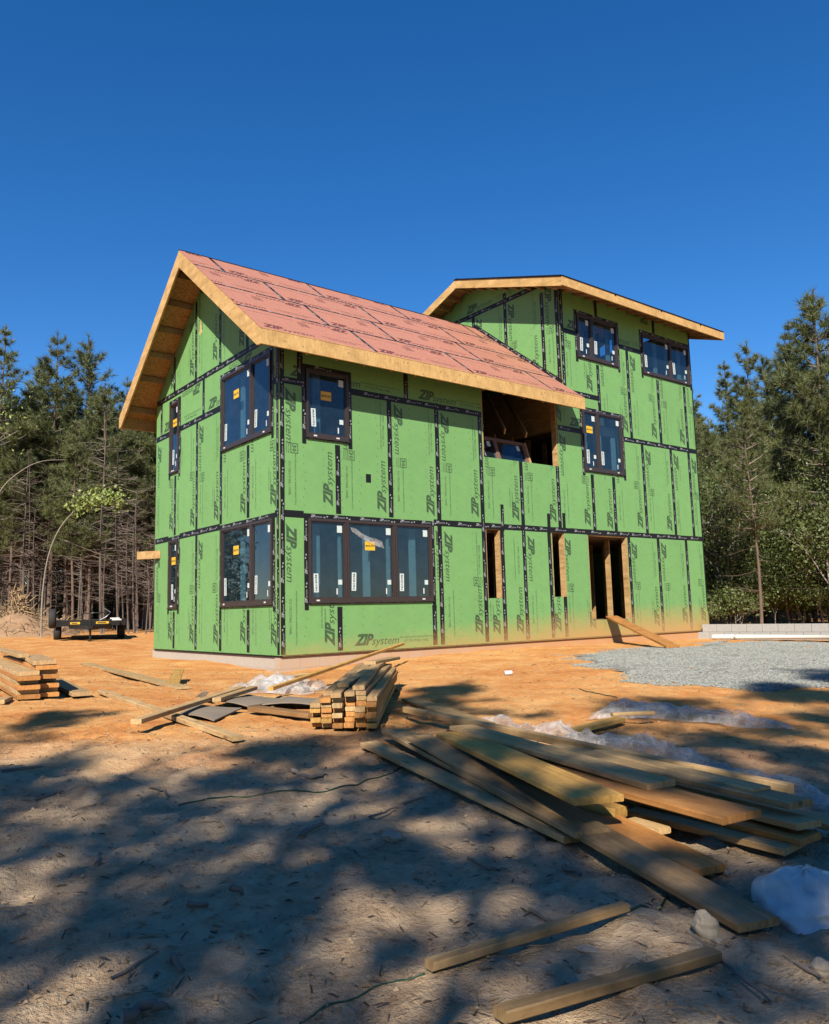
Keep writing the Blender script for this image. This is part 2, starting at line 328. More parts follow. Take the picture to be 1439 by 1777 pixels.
PVC = plain('white_pipe', (.78, .77, .72), .4, .06); HOSEM = plain('green_cord', (.012, .07, .035), .5, .2); GREYSHEET = plain('weathered_sheet', (.25, .20, .145), .75, .3, 3, bmp=.2); STRAW = plain('dry_brush', (.40, .27, .14), .9, .45, 4)
# ------------------------------------------------------------------ the ground
def axis(lo, hi, step, far):
    a = list(np.arange(lo, hi+1e-6, step)); s = step; v = hi; up = []
    while v < far: s *= 1.28; v += s; up.append(v)
    s = step; v = lo; dn = []
    while v > -far: s *= 1.28; v -= s; dn.append(v)
    return np.array(dn[::-1]+a+up)
gx = axis(-9.5, 7, .055, 900); gy = axis(-13.2, .5, .055, 900)
GX, GY = np.meshgrid(gx, gy); GZ = ground(GX, GY)
nx, ny = len(gx), len(gy)
idx = np.arange(nx*ny).reshape(ny, nx)
me = bpy.data.meshes.new('ground'); Vg = np.stack([GX.ravel(), GY.ravel(), GZ.ravel()], 1)
Fg = np.stack([idx[:-1, :-1].ravel(), idx[:-1, 1:].ravel(), idx[1:, 1:].ravel(), idx[1:, :-1].ravel()], 1)
me.vertices.add(len(Vg)); me.vertices.foreach_set('co', Vg.ravel().astype(np.float32)); me.loops.add(Fg.size); me.loops.foreach_set('vertex_index', Fg.ravel().astype(np.int32))
me.polygons.add(len(Fg)); me.polygons.foreach_set('loop_start', np.arange(0, Fg.size, 4, dtype=np.int32)); me.polygons.foreach_set('loop_total', np.full(len(Fg), 4, dtype=np.int32))
me.polygons.foreach_set('use_smooth', np.ones(len(Fg), dtype=bool)); me.update(calc_edges=True); me.materials.append(GROUND)
tag(obj('ground', me), kind='structure')
# ------------------------------------------------------------------ lettering
def text2d(s, shear=0.0, bold=0.0, res=2):
    c = bpy.data.curves.new('t', 'FONT'); c.body = s; c.size = 1; c.shear = shear; c.offset = bold; c.resolution_u = res; c.fill_mode = 'BOTH'
    o = bpy.data.objects.new('t', c); COL.objects.link(o)
    dg = bpy.context.evaluated_depsgraph_get(); ev = o.evaluated_get(dg); me = ev.to_mesh(); me.calc_loop_triangles()
    V = np.array([v.co[:2] for v in me.vertices]); T = np.array([t.vertices[:] for t in me.loop_triangles])
    n = np.cross(np.c_[V[T[:, 1]]-V[T[:, 0]], np.zeros(len(T))], np.c_[V[T[:, 2]]-V[T[:, 0]], np.zeros(len(T))])[:, 2]
    T[n < 0] = T[n < 0][:, ::-1]
    ev.to_mesh_clear(); bpy.data.objects.remove(o); bpy.data.curves.remove(c)
    return V[T]                                    # (n,3,2)
def fit(tri, x0, y0, w=None, h=None):
    lo = tri.reshape(-1, 2).min(0); hi = tri.reshape(-1, 2).max(0); s = np.array([w/(hi[0]-lo[0]) if w else h/(hi[1]-lo[1]), h/(hi[1]-lo[1]) if h else w/(hi[0]-lo[0])])
    return (tri-lo)*s+np.array([x0, y0])
def zipsys(res):
    Z = fit(text2d('ZIP', .35, .05, res), 0, 0, .44, .21); S = fit(text2d('system', .3, .004, res), .395, -.045, .64, .165)
    return np.concatenate([Z, S])
ZIP = zipsys(2); ZIPLO = zipsys(1)
FINE1 = fit(text2d('WEATHER-RESISTIVE & AIR BARRIER PERFECTION', 0, .012, 1), 0, 0, .95, .03)
FINE2 = fit(text2d('7/16" STRUCTURAL 1 PANEL', .1, .012, 1), 0, 0, .62, .05)
FINE3 = np.concatenate([fit(text2d('Join the revolution', 0, .015, 1), 0, .06, .42, .05), fit(text2d('#zipsystem', 0, .015, 1), 0.08, -.01, .26, .045)])
def ring(x0, y0, x1, y1, w):
    o = []
    for a, b, c, d in ((x0, y0, x1, y0+w), (x0, y1-w, x1, y1), (x0, y0+w, x0+w, y1-w), (x1-w, y0+w, x1, y1-w)): o += [[(a, b), (c, b), (c, d)], [(a, b), (c, d), (a, d)]]
    return np.array(o)
THIRTY = np.concatenate([fit(text2d('30', 0, .03, 1), .03, .03, .13, .1), ring(0, 0, .19, .16, .016), fit(text2d('YEAR SYSTEM', 0, .01, 1), 0, -.05, .19, .028), fit(text2d('LTD WARRANTY', 0, .01, 1), 0, -.095, .19, .028)])
def place(tri, u, v, rot):
    x, y = tri[..., 0], tri[..., 1]
    if rot == 90: return np.stack([u-y, v+x], -1)
    if rot == -90: return np.stack([u+y, v-x], -1)
    if rot == 180: return np.stack([u-x, v-y], -1)
    return np.stack([u+x, v+y], -1)
def panel_prints(w, h, rng):
    """prints of a full 1.22 x 2.44 upright panel, cropped later"""
    j = lambda a=.03: rng.uniform(-a, a)
    P = [place(ZIP, 1.10, .14+j(), 90), place(ZIP, .12, 2.33+j(), -90), place(FINE1, .30, 1.12, -90), place(FINE2, .17, .98+j(), -90), place(FINE1, 1.02, 1.38, 90), place(FINE2, 1.09, 1.45, 90)]
    P.append(place(THIRTY, .22+j(), 1.27+j(), -90) if rng.random() < .5 else place(THIRTY, 1.02+j(), 1.18+j(), 90))
    if rng.random() < .5: P.append(place(FINE3, .92, .45, 90))
    return P
def clip_half(poly, a, b, c):                       # keep a*x+b*y<=c
    out = []; n = len(poly)
    for i in range(n):
        p, q = poly[i], poly[(i+1) % n]; dp = a*p[0]+b*p[1]-c; dq = a*q[0]+b*q[1]-c
        if dp <= 1e-9: out.append(p)
        if (dp < -1e-9 and dq > 1e-9) or (dp > 1e-9 and dq < -1e-9):
            s = dp/(dp-dq); out.append((p[0]+(q[0]-p[0])*s, p[1]+(q[1]-p[1])*s))
    return out
def poly_planes(poly):
    R = []
    for i in range(len(poly)):
        (x0, y0), (x1, y1) = poly[i], poly[(i+1) % len(poly)]; a, b = (y1-y0), -(x1-x0); R.append((a, b, a*x0+b*y0))
    return R
def clip_poly(poly, planes):
    for a, b, c in planes:
        if len(poly) < 3: return []
        poly = clip_half(poly, a, b, c)
    return poly if len(poly) >= 3 else []
def cells(outline, holes):
    """convex outline (counter-clockwise) minus axis-aligned holes -> convex polygons"""
    xs = [p[0] for p in outline]; ys = [p[1] for p in outline]; x0, x1, y0, y1 = min(xs), max(xs), min(ys), max(ys)
    hs = [h for h in holes if h[0] < x1-1e-6 and h[2] > x0+1e-6 and h[1] < y1-1e-6 and h[3] > y0+1e-6]
    gxs = sorted({round(x, 5) for x in [x0, x1]+[min(max(h[i], x0), x1) for h in hs for i in (0, 2)]}); gys = sorted({round(y, 5) for y in [y0, y1]+[min(max(h[i], y0), y1) for h in hs for i in (1, 3)]})
    pl = poly_planes(outline); out = []
    for a, b in zip(gxs, gxs[1:]):
        for c, d in zip(gys, gys[1:]):
            mx, my = (a+b)/2, (c+d)/2
            if any(h[0] < mx < h[2] and h[1] < my < h[3] for h in hs): continue
            p = clip_poly([(a, c), (b, c), (b, d), (a, d)], pl)
            if p: out.append(p)
    return out
def prism(mb, polys, n0, n1, m=0, back=True):
    K = lambda p: (round(p[0], 4), round(p[1], 4))
    cnt = {}
    for p in polys:
        for i in range(len(p)):
            a, b = K(p[i]), K(p[(i+1) % len(p)])
            if a != b: cnt[(a, b)] = 1
    for p in polys:
        mb.add([(x, y, n1) for x, y in p], [tuple(range(len(p)))], m)
        if back: mb.add([(x, y, n0) for x, y in p], [tuple(reversed(range(len(p))))], m)
    for (a, b) in cnt:
        if (b, a) not in cnt: mb.add([(*a, n0), (*b, n0), (*b, n1), (*a, n1)], [(0, 1, 2, 3)], m)
def print_tris(mb, tri, polys, n, m):
    lo, hi = tri.reshape(-1, 2).min(0), tri.reshape(-1, 2).max(0)
    for p in polys:
        pl = poly_planes(p); P = np.array(p); plo, phi = P.min(0), P.max(0)
        if (lo > phi).any() or (hi < plo).any(): continue
        ins = np.ones(len(tri), bool); anyo = np.zeros(len(tri), bool)
        for a, b, c in pl:
            d = tri[..., 0]*a+tri[..., 1]*b-c; ins &= (d <= 1e-9).all(1); anyo |= (d > 0).all(1)
        full = tri[ins]
        if len(full): mb.add([(x, y, n) for t in full for x, y in t], [(3*i, 3*i+1, 3*i+2) for i in range(len(full))], m)
        for t in tri[~ins & ~anyo]:
            q = clip_poly([tuple(x) for x in t], pl)
            if q: mb.add([(x, y, n) for x, y in q], [tuple(range(len(q)))], m)
class Frm:                                          # a wall or roof plane: origin, along, up, outward
    def __init__(s, o, u, v): s.o, s.u, s.v = Vector(o), Vector(u).normalized(), Vector(v).normalized(); s.n = s.u.cross(s.v)
    def mat(s, u=0, v=0, n=0):
        p = s.o+s.u*u+s.v*v+s.n*n; a, b, c = s.u, s.v, s.n
        return Matrix(((a.x, b.x, c.x, p.x), (a.y, b.y, c.y, p.y), (a.z, b.z, c.z, p.z), (0, 0, 0, 1)))
PT = .011
def panel(fr, parent, u0, v0, u1, v1, holes=(), outline=None, mats=None, prints=None, seed=0, name='panel', turned=False):
    rng = random.Random(seed*31+int(u0*100)+int(v0*37)); g = .0025
    loc = [(0+g, 0+g), (u1-u0-g, 0+g), (u1-u0-g, v1-v0-g), (0+g, v1-v0-g)]
    if outline: loc = clip_poly(loc, poly_planes([(x-u0, y-v0) for x, y in outline]))
    if not loc: return
    cs = cells(loc, [(a-u0, b-v0, c-u0, d-v0) for a, b, c, d in holes])
    if not cs: return
    mb = MB(); prism(mb, cs, 0, PT, 0, False)
    W, H = u1-u0, v1-v0
    if prints is None:
        P = panel_prints(1.2192, 2.44, rng); flip = rng.random() < .25
        if turned:                                   # panel lying on its side: lettering level
            P = [place(ZIP, .12+rng.uniform(0, .2), .1, 0), place(FINE1, 1.35, .2, 0), place(FINE2, 1.45, .12, 0), place(ZIP, 2.3, H-.08, 180)]
        elif flip: P = [np.stack([1.2192-p[..., 0], 2.44-p[..., 1]], -1) for p in P]
        crop = 0
        if not turned and W < 1.15: crop = rng.choice([0, 1.2192-W])
        P = [p-np.array([crop, 0]) for p in P]
    else: P = prints
    for p in P: print_tris(mb, p, cs, PT+.0008, 1)
    return mb.obj(name, mats or [GREEN, INK], parent, mat=fr.mat(u0, v0, 0))
TW = .112
def subtract(a, b, cuts):
    segs = [(a, b)]
    for c, d in cuts:
        nx_ = []
        for s, e in segs:
            if d <= s or c >= e: nx_.append((s, e)); continue
            if c > s+.02: nx_.append((s, c))
            if d < e-.02: nx_.append((d, e))
        segs = nx_
    return segs
def tape(fr, parent, p, q, wd=TW, n=PT+.0016, wob=.004, mats=None, marks=True, name='seam_tape'):
    p, q = Vector(p), Vector(q); d = q-p; Ln = d.length; d.normalize(); x = Vector((d.y, -d.x)); k = max(2, int(Ln/.35)+1)
    mb = MB(); V = []
    for i in range(k):
        s = Ln*i/(k-1); e1, e2 = random.uniform(-wob, wob), random.uniform(-wob, wob)
        V += [(-wd/2+e1, s, 0), (wd/2+e2, s, 0)]
    mb.add(V, [(2*i, 2*i+1, 2*i+3, 2*i+2) for i in range(k-1)], 0)
    nb = len(V)                                     # thin rim so that the strip has depth
    mb.add([(a, b, -.0014) for a, b, c in V]+V, [(2*i, 2*i+nb, 2*i+2+nb, 2*i+2) for i in range(k-1)]+[(2*i+1, 2*i+3, 2*i+3+nb, 2*i+1+nb) for i in range(k-1)], 0)
    if marks:
        s = random.uniform(.03, .3)
        while s < Ln-.3:
            t = place(ZIPLO*.24, (.018 if wd > .08 else .01)+random.uniform(-.006, .006), s, 90); mb.add([(a, b, .0008) for tr in t for a, b in tr], [(3*i, 3*i+1, 3*i+2) for i in range(len(t))], 1)
            for j in range(2):
                a, b = random.uniform(-.03, .01), s+.28+.06*j; mb.add([(a, b, .0008), (a+.022, b, .0008), (a+.03, b+.03, .0008), (a+.004, b+.035, .0008)], [(0, 1, 2, 3)], 1)
            s += random.uniform(.45, .62)
    M = fr.mat(p.x, p.y, n) @ Matrix(((x.x, d.x, 0, 0), (x.y, d.y, 0, 0), (0, 0, 1, 0), (0, 0, 0, 1)))
    return mb.obj(name, mats or [TAPE, TAPEINK], parent, mat=M)
# ------------------------------------------------------------------ the house
U = 1.2192; Z1, Z2, Z3 = 2.489, 4.93, 5.813; DEP = 6.096; XT, XR = 7.66, 13.17
house = tag(empty('house', (0, 0, 0)), 'unfinished two-storey house clad in green sheathing with pink sheathed roof', 'house')
FR = Frm((0, 0, 0), (1, 0, 0), (0, 0, 1)); FL = Frm((0, DEP, 0), (0, -1, 0), (0, 0, 1)); FS = Frm((XT, DEP, 0), (0, -1, 0), (0, 0, 1))
EAVE_Y, EAVE_Z, RIDGE_Y, RIDGE_Z, RAKE_X = -.61, 5.575, 3.048, 8.365, -.66
SL = (RIDGE_Z-EAVE_Z)/(RIDGE_Y-EAVE_Y)
TE_Y, TE_Z, TR_Z, TX0, TX1 = -.65, 8.385, 9.61, 7.07, 13.84; TSL = (TR_Z-TE_Z)/(RIDGE_Y-TE_Y)
# windows (u0,v0,u1,v1) and openings on each plane
WF = [(.56, .91, 3.42, 2.43), (.54, 3.93, 1.46, 5.22), (8.3, 4.0, 9.81, 5.5), (8.27, 6.84, 9.83, 7.96), (10.9, 6.86, 13.06, 7.97)]
OF = [(4.93, .94, 5.38, 2.455), (7.0, .95, 7.45, 2.46), (8.27, .39, 9.79, 2.44), (4.95, 4.0, 7.38, 5.62)]
WL = [(DEP-2.39, .9, DEP-.24, 2.43), (DEP-2.39, 4.02, DEP-.27, 5.53), (DEP-5.17, .92, DEP-4.67, 2.43), (DEP-5.19, 3.98, DEP-4.67, 5.6)]
HF = WF+OF; HL = WL
# wall bodies behind the sheathing
def body(name, fr, outline, holes, mat=OSB):
    mb = MB(); prism(mb, cells(outline, holes), -.14, -.001); me_ = mb.mesh(name, mat); me_.transform(fr.mat()); return obj(name, me_, house)
MTOP = EAVE_Z+SL*(-EAVE_Y)-.05
front = body('front_wall', FR, [(0.0, 0), (XT-.002, 0), (XT-.002, MTOP), (0.0, MTOP)], HF, FRAMING)
gw = DEP
gout = [(0, 0), (gw-.142, 0), (gw-.142, MTOP-.1), (gw/2, RIDGE_Z-.1), (0, MTOP-.1)]
gable = body('gable_wall', FL, gout, HL, FRAMING)
TTOP = TE_Z+TSL*(-TE_Y)-.05
tfront = body('tower_front_wall', FR, [(XT, 0), (XR, 0), (XR, TTOP), (XT, TTOP)], HF, FRAMING)
tout = [(0, 5.0), (gw-.142, 5.0), (gw-.142, TTOP-.03), (gw/2, TR_Z-.08), (0, TTOP-.03)]
tside = body('tower_side_wall', FS, tout, [], FRAMING)
back = MB(); back.box((.0, DEP-.12, 0), (XR, DEP-.002, 5.7)); back.box((XT, DEP-.12, 5.7), (XR, DEP-.002, TTOP)); back.box((XR-.12, .0, 0), (XR-.003, DEP-.13, TTOP))
back.obj('rear_wall', GREEN, house)
# panels: front
sd = 0
def row(fr, parent, edges, v0, v1, holes, outline=None, turned=False):
    global sd
    for a, b in zip(edges, edges[1:]):
        sd += 1; panel(fr, parent, a, v0, b, v1, holes, outline, seed=sd, turned=turned)
row(FR, front, [0, U, ], 0, Z1, HF)
sd += 1; panel(FR, front, U, 0, 3.43, Z1, HF, seed=3, turned=True)
row(FR, front, [3.43, 3.66, 4*U, 5.39, 5*U, 6.9, 6*U], 0, Z1, HF)
row(FR, tfront, [6*U, 8.53, 9.83, 11.08, 12.34, XR], 0, Z1, HF)
row(FR, front, [0, U, 2*U, 3*U, 4*U, 5*U, 6*U], Z1, Z2, HF)
row(FR, tfront, [6*U, 8.56, 9.38, 10.65, 11.91, 12.75, XR], Z1, 4.95, HF)
row(FR, front, [0, .42, 2.87, 4.95], Z2, MTOP, HF, turned=True); row(FR, front, [7.38, XT], 4.95, MTOP, HF)
row(FR, tfront, [XT, 9.0], 4.95, 5.88, HF, turned=True)
row(FR, tfront, [XT, 9.0], 5.88, 7.42, HF); row(FR, tfront, [9.0, 10.23, 11.51, 12.75, XR], 4.95, 7.42, HF); row(FR, tfront, [XT, 9.04, 11.47, XR], 7.42, TTOP, HF, turned=True)
yl = lambda ys: [DEP-y for y in ys]
row(FL, gable, yl([5*U, 4*U, 3*U, 2*U, U, 0]), 0, Z1, HL); row(FL, gable, yl([5*U, 4*U, 3*U, 2*U, U, 0]), Z1, Z2, HL)
row(FL, gable, yl([DEP, 5.77, 3.33, .9, 0]), Z2, Z3, HL, gout, True)
GOUT2 = [(0, 0), (gw, 0), (gw, MTOP-.1), (gw/2, RIDGE_Z-.1), (0, MTOP-.1)]
row(FL, gable, yl([DEP, 4.98, 3.75, 2.5, 1.25, 0]), Z3, 8.3, HL, GOUT2)
TOUT2 = [(0, 5.0), (gw, 5.0), (gw, TTOP-.03), (gw/2, TR_Z-.08), (0, TTOP-.03)]
row(FS, tside, yl([DEP, 4.3, 3.06, 1.83, .54, 0]), 6.3, 8.74, [], TOUT2); row(FS, tside, yl([DEP, 3.6, 1.2, 0]), 8.74, 9.6, [], TOUT2, True)
# tapes
FLASH = .085
def grow(h, e=FLASH): return (h[0]-e, h[1]-e, h[2]+e, h[3]+e)
def vtape(fr, parent, u, v0, v1, cuts, n=PT+.0016, wd=TW):
    cs = [(c[1], c[3]) for c in cuts if c[0] < u < c[2]]
    for a, b in subtract(v0, v1, cs): tape(fr, parent, (u, a), (u, b), wd, n)
def htape(fr, parent, v, u0, u1, cuts, n=PT+.0034, wd=.128):
    cs = [(c[0], c[2]) for c in cuts if c[1] < v < c[3]]
    for a, b in subtract(u0, u1, cs): tape(fr, parent, (a, v), (b, v), wd, n)
CF = [grow(h) for h in WF]+[grow(h, 0) for h in OF]; CL = [grow(h) for h in WL]
for x in (U, 3.46, 3*U, 4*U, 5.42, 5*U, 6.92): vtape(FR, front, x, .03, Z1-.05, CF)
for x in (7.37, 9.85, 11.08, 12.34): vtape(FR, tfront, x, .03, Z1-.05, CF)
for x in (U, 2*U, 3*U, 4*U, 5*U, 6*U): vtape(FR, front, x, Z1+.05, Z2, CF)
for x in (8.56, 9.38, 10.65, 11.91, 12.75): vtape(FR, tfront, x, Z1+.05, 4.9, CF)
for x in (.42, 2.87): vtape(FR, front, x, Z2, MTOP-.1, CF)
for x in (9.0, 10.23, 11.51, 12.75): vtape(FR, tfront, x, 5.0, 7.4, CF)
for x in (9.04, 11.47): vtape(FR, tfront, x, 7.4, TTOP-.05, CF)
htape(FR, front, Z1, .0, XT, CF); htape(FR, tfront, Z1, XT, XR, CF); htape(FR, front, Z2, 0, 4.94, CF); htape(FR, tfront, 4.95, 7.4, XR, CF); htape(FR, tfront, 5.88, XT, 9.0, CF); htape(FR, tfront, 7.42, XT, XR, CF)
for (a, b) in ((.045, 5.9),): tape(FR, front, (a, .02), (a, b), .085, PT+.005)
tape(FR, tfront, (XT+.06, 6.0), (XT+.06, TTOP-.05), .12, PT+.005); tape(FR, tfront, (XR-.03, 0.5), (XR-.03, TTOP-.05), .05, PT+.005, marks=False)
for u, a, b in ((4.87, 2.2, 3.0), (5.45, 2.4, 2.98), (6.93, 2.4, 2.86), (7.45, 2.5, 2.9)): tape(FR, front, (u, a), (u, b), .1, PT+.0065)
tape(FR, front, (1.85, 3.27), (1.97, 3.27), .17, PT+.002, marks=False)
for r0, r1 in ((.03, Z1-.05), (Z1+.05, Z2-.05)):
    for y in (4*U, 3*U, 2*U, U): vtape(FL, gable, DEP-y, r0, r1, CL)
for y in (5.77, 3.33): vtape(FL, gable, DEP-y, Z2, Z3, CL)
for y in (4.98, 3.75, 2.5, 1.25): vtape(FL, gable, DEP-y, Z3+.05, EAVE_Z+SL*(min(y, DEP-y)-EAVE_Y)-.2, CL)
for z in (Z1, Z2, Z3): htape(FL, gable, z, .02, DEP-.02, CL)
tape(FL, gable, (DEP-.045, .02), (DEP-.045, 5.6), .085, PT+.005)
for y in (4.3, 3.06, 1.83, .54): vtape(FS, tside, DEP-y, 6.3, TTOP+TSL*y-.2 if y < 3.05 else 8.7, [])
htape(FS, tside, 8.74, .1, DEP-.6, []); tape(FS, tside, (DEP-.06, 6.0), (DEP-.06, TTOP-.1), .12, PT+.005)
tape(FS, tside, (DEP-.0, 6.1), (DEP-RIDGE_Y, RIDGE_Z+.08), .09, PT+.006)       # flashing where roof meets tower wall
for fr, pa, a, b in ((FR, front, 0, XT), (FR, tfront, XT, XR), (FL, gable, 0, DEP)):
    mb = MB(); mb.box((a, -.02, -.02), (b, -.003, PT+.006)); mb.obj('base_strip', TAPE, pa, mat=fr.mat())
tp = MB(); rq = random.Random(4); tv = []
for i in range(26): a = 2*math.pi*i/26; q = rq.uniform(.35, 1); tv.append((.1*q*math.cos(a), .2*q*math.sin(a), 0))
tp.add(tv+[(0, 0, 0)], [(i, (i+1) % 26, 26) for i in range(26)]); tp.obj('torn_patch', plain('torn_wood_fibre', (.62, .45, .18), .8, .3, 30), gable, mat=FL.mat(DEP-3.5, 6.95, PT+.002))
# windows
def sticker(win, fr, u, v, w_, h_, mat, n, txt=None, rot=0, tilt=0):
    mb = MB(); mb.box((-w_/2, -h_/2, 0), (w_/2, h_/2, .0015), 0)
    if txt is not None:
        t = text2d(txt, 0, .02, 1); t = fit(t, 0, 0, (h_ if rot else w_)*.86, (w_ if rot else h_)*(.42 if rot else .27)); c = t.reshape(-1, 2); t = t-(c.max(0)+c.min(0))/2
        t = place(t, 0, 0, rot); mb.add([(a, b, .0022) for tr in t for a, b in tr], [(3*i, 3*i+1, 3*i+2) for i in range(len(t))], 1)
    return mb.obj('sticker', [mat, BLACKINK], win, mat=fr.mat(u, v, n) @ Matrix.Rotation(tilt, 4, 'Z'))
MARV = 'MARVIN'
def window(fr, rect, splits, label, yellow=None, seed=0):
    u0, v0, u1, v1 = rect; rng = random.Random(seed); win = empty('window', (0, 0, 0), house); win['label'] = label
    F0, F1 = -.06, .045; e = .045; mb = MB()
    us = [u0]+splits+[u1]
    mb.box((u0, v0, F0), (u1, v0+e+.02, F1)); mb.box((u0, v1-e, F0), (u1, v1, F1)); mb.box((u0, v0+e+.02, F0), (u0+e, v1-e, F1)); mb.box((u1-e, v0+e+.02, F0), (u1, v1-e, F1))
    for s in splits: mb.box((s-.042, v0+e+.02, F0), (s-.005, v1-e, F1-.003)); mb.box((s+.005, v0+e+.02, F0), (s+.042, v1-e, F1-.003)); mb.box((s-.005, v0+e+.02, F0), (s+.005, v1-e, F1-.02))
    mb.box((u0-.02, v0-.015, F1-.035), (u1+.02, v0-.0005, F1+.012))            # sill lip
    mb.obj('frame', FRAME, win, mat=fr.mat())
    lights = []
    for i, (a, b) in enumerate(zip(us, us[1:])):
        a2, b2 = a+(e if i == 0 else .042), b-(e if i == len(us)-2 else .042); lights.append((a2, b2))
        sb = MB(); c, d = v0+e+.02, v1-e; s_ = .026                            # sash ring inside the frame
        sb.box((a2, c, F0), (b2, c+s_, F1-.02)); sb.box((a2, d-s_, F0), (b2, d, F1-.02)); sb.box((a2, c+s_, F0), (a2+s_, d-s_, F1-.02)); sb.box((b2-s_, c+s_, F0), (b2, d-s_, F1-.02)); sb.obj('sash', FRAME, win, mat=fr.mat())
        pb = MB(); pb.box((a2+s_*.5, c+s_*.5, -.004), (b2-s_*.5, d-s_*.5, .004)); pb.obj('pane', GLASS, win, mat=fr.mat())
        gl = .0055; wl = b2-a2; small = wl < .25
        if not small:
            sticker(win, fr, a2+.12, c+.3+rng.uniform(-.02, .02), .1, .34, STICK, gl, MARV, -90, rng.uniform(-.06, .04))
            sticker(win, fr, b2-.1, d-.13, .11, .13, STICK, gl)
        else: sticker(win, fr, (a2+b2)/2, c+.3, .07, .3, STICK, gl, MARV, -90); sticker(win, fr, (a2+b2)/2, d-.25, .08, .12, STICK, gl)
        if not small:
            sticker(win, fr, b2-.1, c+.3, .085, .09, STICK, gl); sticker(win, fr, b2-.17, c+.13, .025, .11, TAGW, gl)
        if yellow == i: sticker(win, fr, (a2+b2)/2-.02, d-.42, .23 if not small else .13, .17, YELLOW, gl, MARV)
    for s in (u0+.18, u1-.25): sticker(win, fr, s, v0+.035, .07, .025, TAGW, F1+.001)
    for a, b, c, d in ((u0-FLASH, v1, u1+FLASH, v1+FLASH), (u0-FLASH, v0-FLASH*.35, u1+FLASH, v0), ):
        tape(fr, win, (a, (b+d)/2), (c, (b+d)/2), d-b, PT+.006, name='flashing_tape')
    for a, c in ((u0-FLASH, u0), (u1, u1+FLASH)): tape(fr, win, ((a+c)/2, v0-.13), ((a+c)/2, v1+.02), c-a, PT+.0072, name='flashing_tape')
    return win, lights
window(FR, WF[0], [1.38, 2.5], 'wide three-light window at ground level beside the house corner', 1, 1)
window(FR, WF[1], [], 'single window under the eave near the house corner', 0, 2)
window(FR, WF[2], [8.86], 'two-light window at the end of the pink roof eave', 0, 3)
window(FR, WF[3], [8.82], 'two-light tower window nearer the pink roof', None, 4); window(FR, WF[4], [12.18], 'wide two-light window at the tower far corner', None, 5)
window(FL, WL[0], [DEP-1.07], 'ground-level two-light window on the gable wall', 0, 6); window(FL, WL[1], [DEP-1.07], 'upper two-light window on the gable wall', 0, 7)
window(FL, WL[2], [], 'narrow ground-level window on the gable wall', 0, 8); window(FL, WL[3], [], 'narrow upper window on the gable wall', 0, 9)
# a strip of loose film on the wide window
fb = MB(); fv = []
for i in range(13):
    s = i/12; fv += [(1.47+.72*s, 2.3-.26*s+.02*math.sin(s*9), .02+.012*math.sin(s*14)), (1.50+.74*s, 2.22-.27*s-.05*math.sin(s*2.6), .022+.012*math.cos(s*11))]
fb.add(fv, [(2*i, 2*i+1, 2*i+3, 2*i+2) for i in range(12)])
fb.obj('protective_film', FILM, house, True, FR.mat())
# jamb linings and framing in the openings
def stud(p, q, w_=.038, h_=.14, up=(0, 1, 0), name='stud', mat=None):
    mb = MB(); mb.bar((0, 0, 0), (Vector(q)-Vector(p)), w_, h_, up=up); o = mb.obj(name, mat or FRAMING, house); o.location = p; return o
for (a, b, c, d) in OF:
    for x in (a+.0205, c-.0205): stud((x, .075, b), (x, .075, d), name='jamb')
    if d < 3: stud((a+.042, .075, d-.02), (c-.042, .075, d-.02), .14, .038, (0, 0, 1), 'header')
lw = tag(empty('window_unit', (5.08, .14, 3.74)), 'uninstalled window with brown frame and film leaning in the upper opening', 'window'); lw.rotation_euler = (-.32, 0, math.radians(3))
mb = MB(); LW, LH = 1.62, .86
mb.box((0, -.05, 0), (LW, .05, .07)); mb.box((0, -.05, LH-.07), (LW, .05, LH)); mb.box((0, -.05, .07), (.07, .05, LH-.07)); mb.box((LW-.07, -.05, .07), (LW, .05, LH-.07)); mb.box((.56, -.05, .07), (.66, .05, LH-.07)); mb.obj('frame', plain('red_brown_frame', (.2, .11, .07), .5, .2), lw)
for a, b in ((.07, .56), (.66, LW-.07)):
    mb = MB(); mb.box((a, -.008, .07), (b, .0, LH-.07)); mb.obj('pane', GLASS, lw); mb = MB(); mb.box((b-.2, -.012, LH-.22), (b-.09, -.0095, LH-.09)); mb.obj('sticker', STICK, lw)
mb = MB(); mb.bar((LW+.03, -.04, 0), (LW+.03, -.04, LH), .05, .06, up=(0, 1, 0)); mb.obj('packing_strip', FRAMING, lw)
V = []; 
for i in range(9):
    for j in range(4): V.append((-.05+.22*j/3+.05*math.sin(i*1.3+j), -.075-.02*math.sin(i*2+j*1.7), .35+.58*i/8+.03*math.sin(j*2.)))
mb = MB(); mb.add(V, [(i*4+j, i*4+j+1, i*4+j+5, i*4+j+4) for i in range(8) for j in range(3)]); mb.obj('loose_film', FILM, lw, True)
PALEWOOD = plain('brightened_stud', (.80, .66, .48), .7, .12, 5)  # stud wood lightened in colour so sunlit stripes show through the panes
# floors and partitions
for z, x1 in ((.37, XR), (2.62, XR), (5.25, XR)):
    mb = MB(); x0 = .16 if z < 5 else XT+.16; mb.box((x0, .16, z-.25), (x1-.16, DEP-.16, z)); mb.obj('floor', SUBFLOOR, house)
for x in np.arange(.5, 13, .61):
    stud((x, 1.55+.05*math.sin(x*7), .37), (x, 1.55+.05*math.sin(x*7), 2.36))
    stud((x+.13, 1.5, 2.62), (x+.13, 1.5, 4.98))
for x0_, x1_, z0_, z1_ in ((.56, 3.42, .37, 2.36), (.6, 1.4, 2.62, 5.2), (8.3, 9.8, 2.7, 5.2), (8.3, 9.8, 5.3, 8.2), (10.9, 13, 5.3, 8.2)):
    for x in np.arange(x0_+.28, x1_, .56): stud((x, .19, z0_), (x, .19, z1_), .15, .038, mat=PALEWOOD)  # studs set close behind the glass to read as light stripes
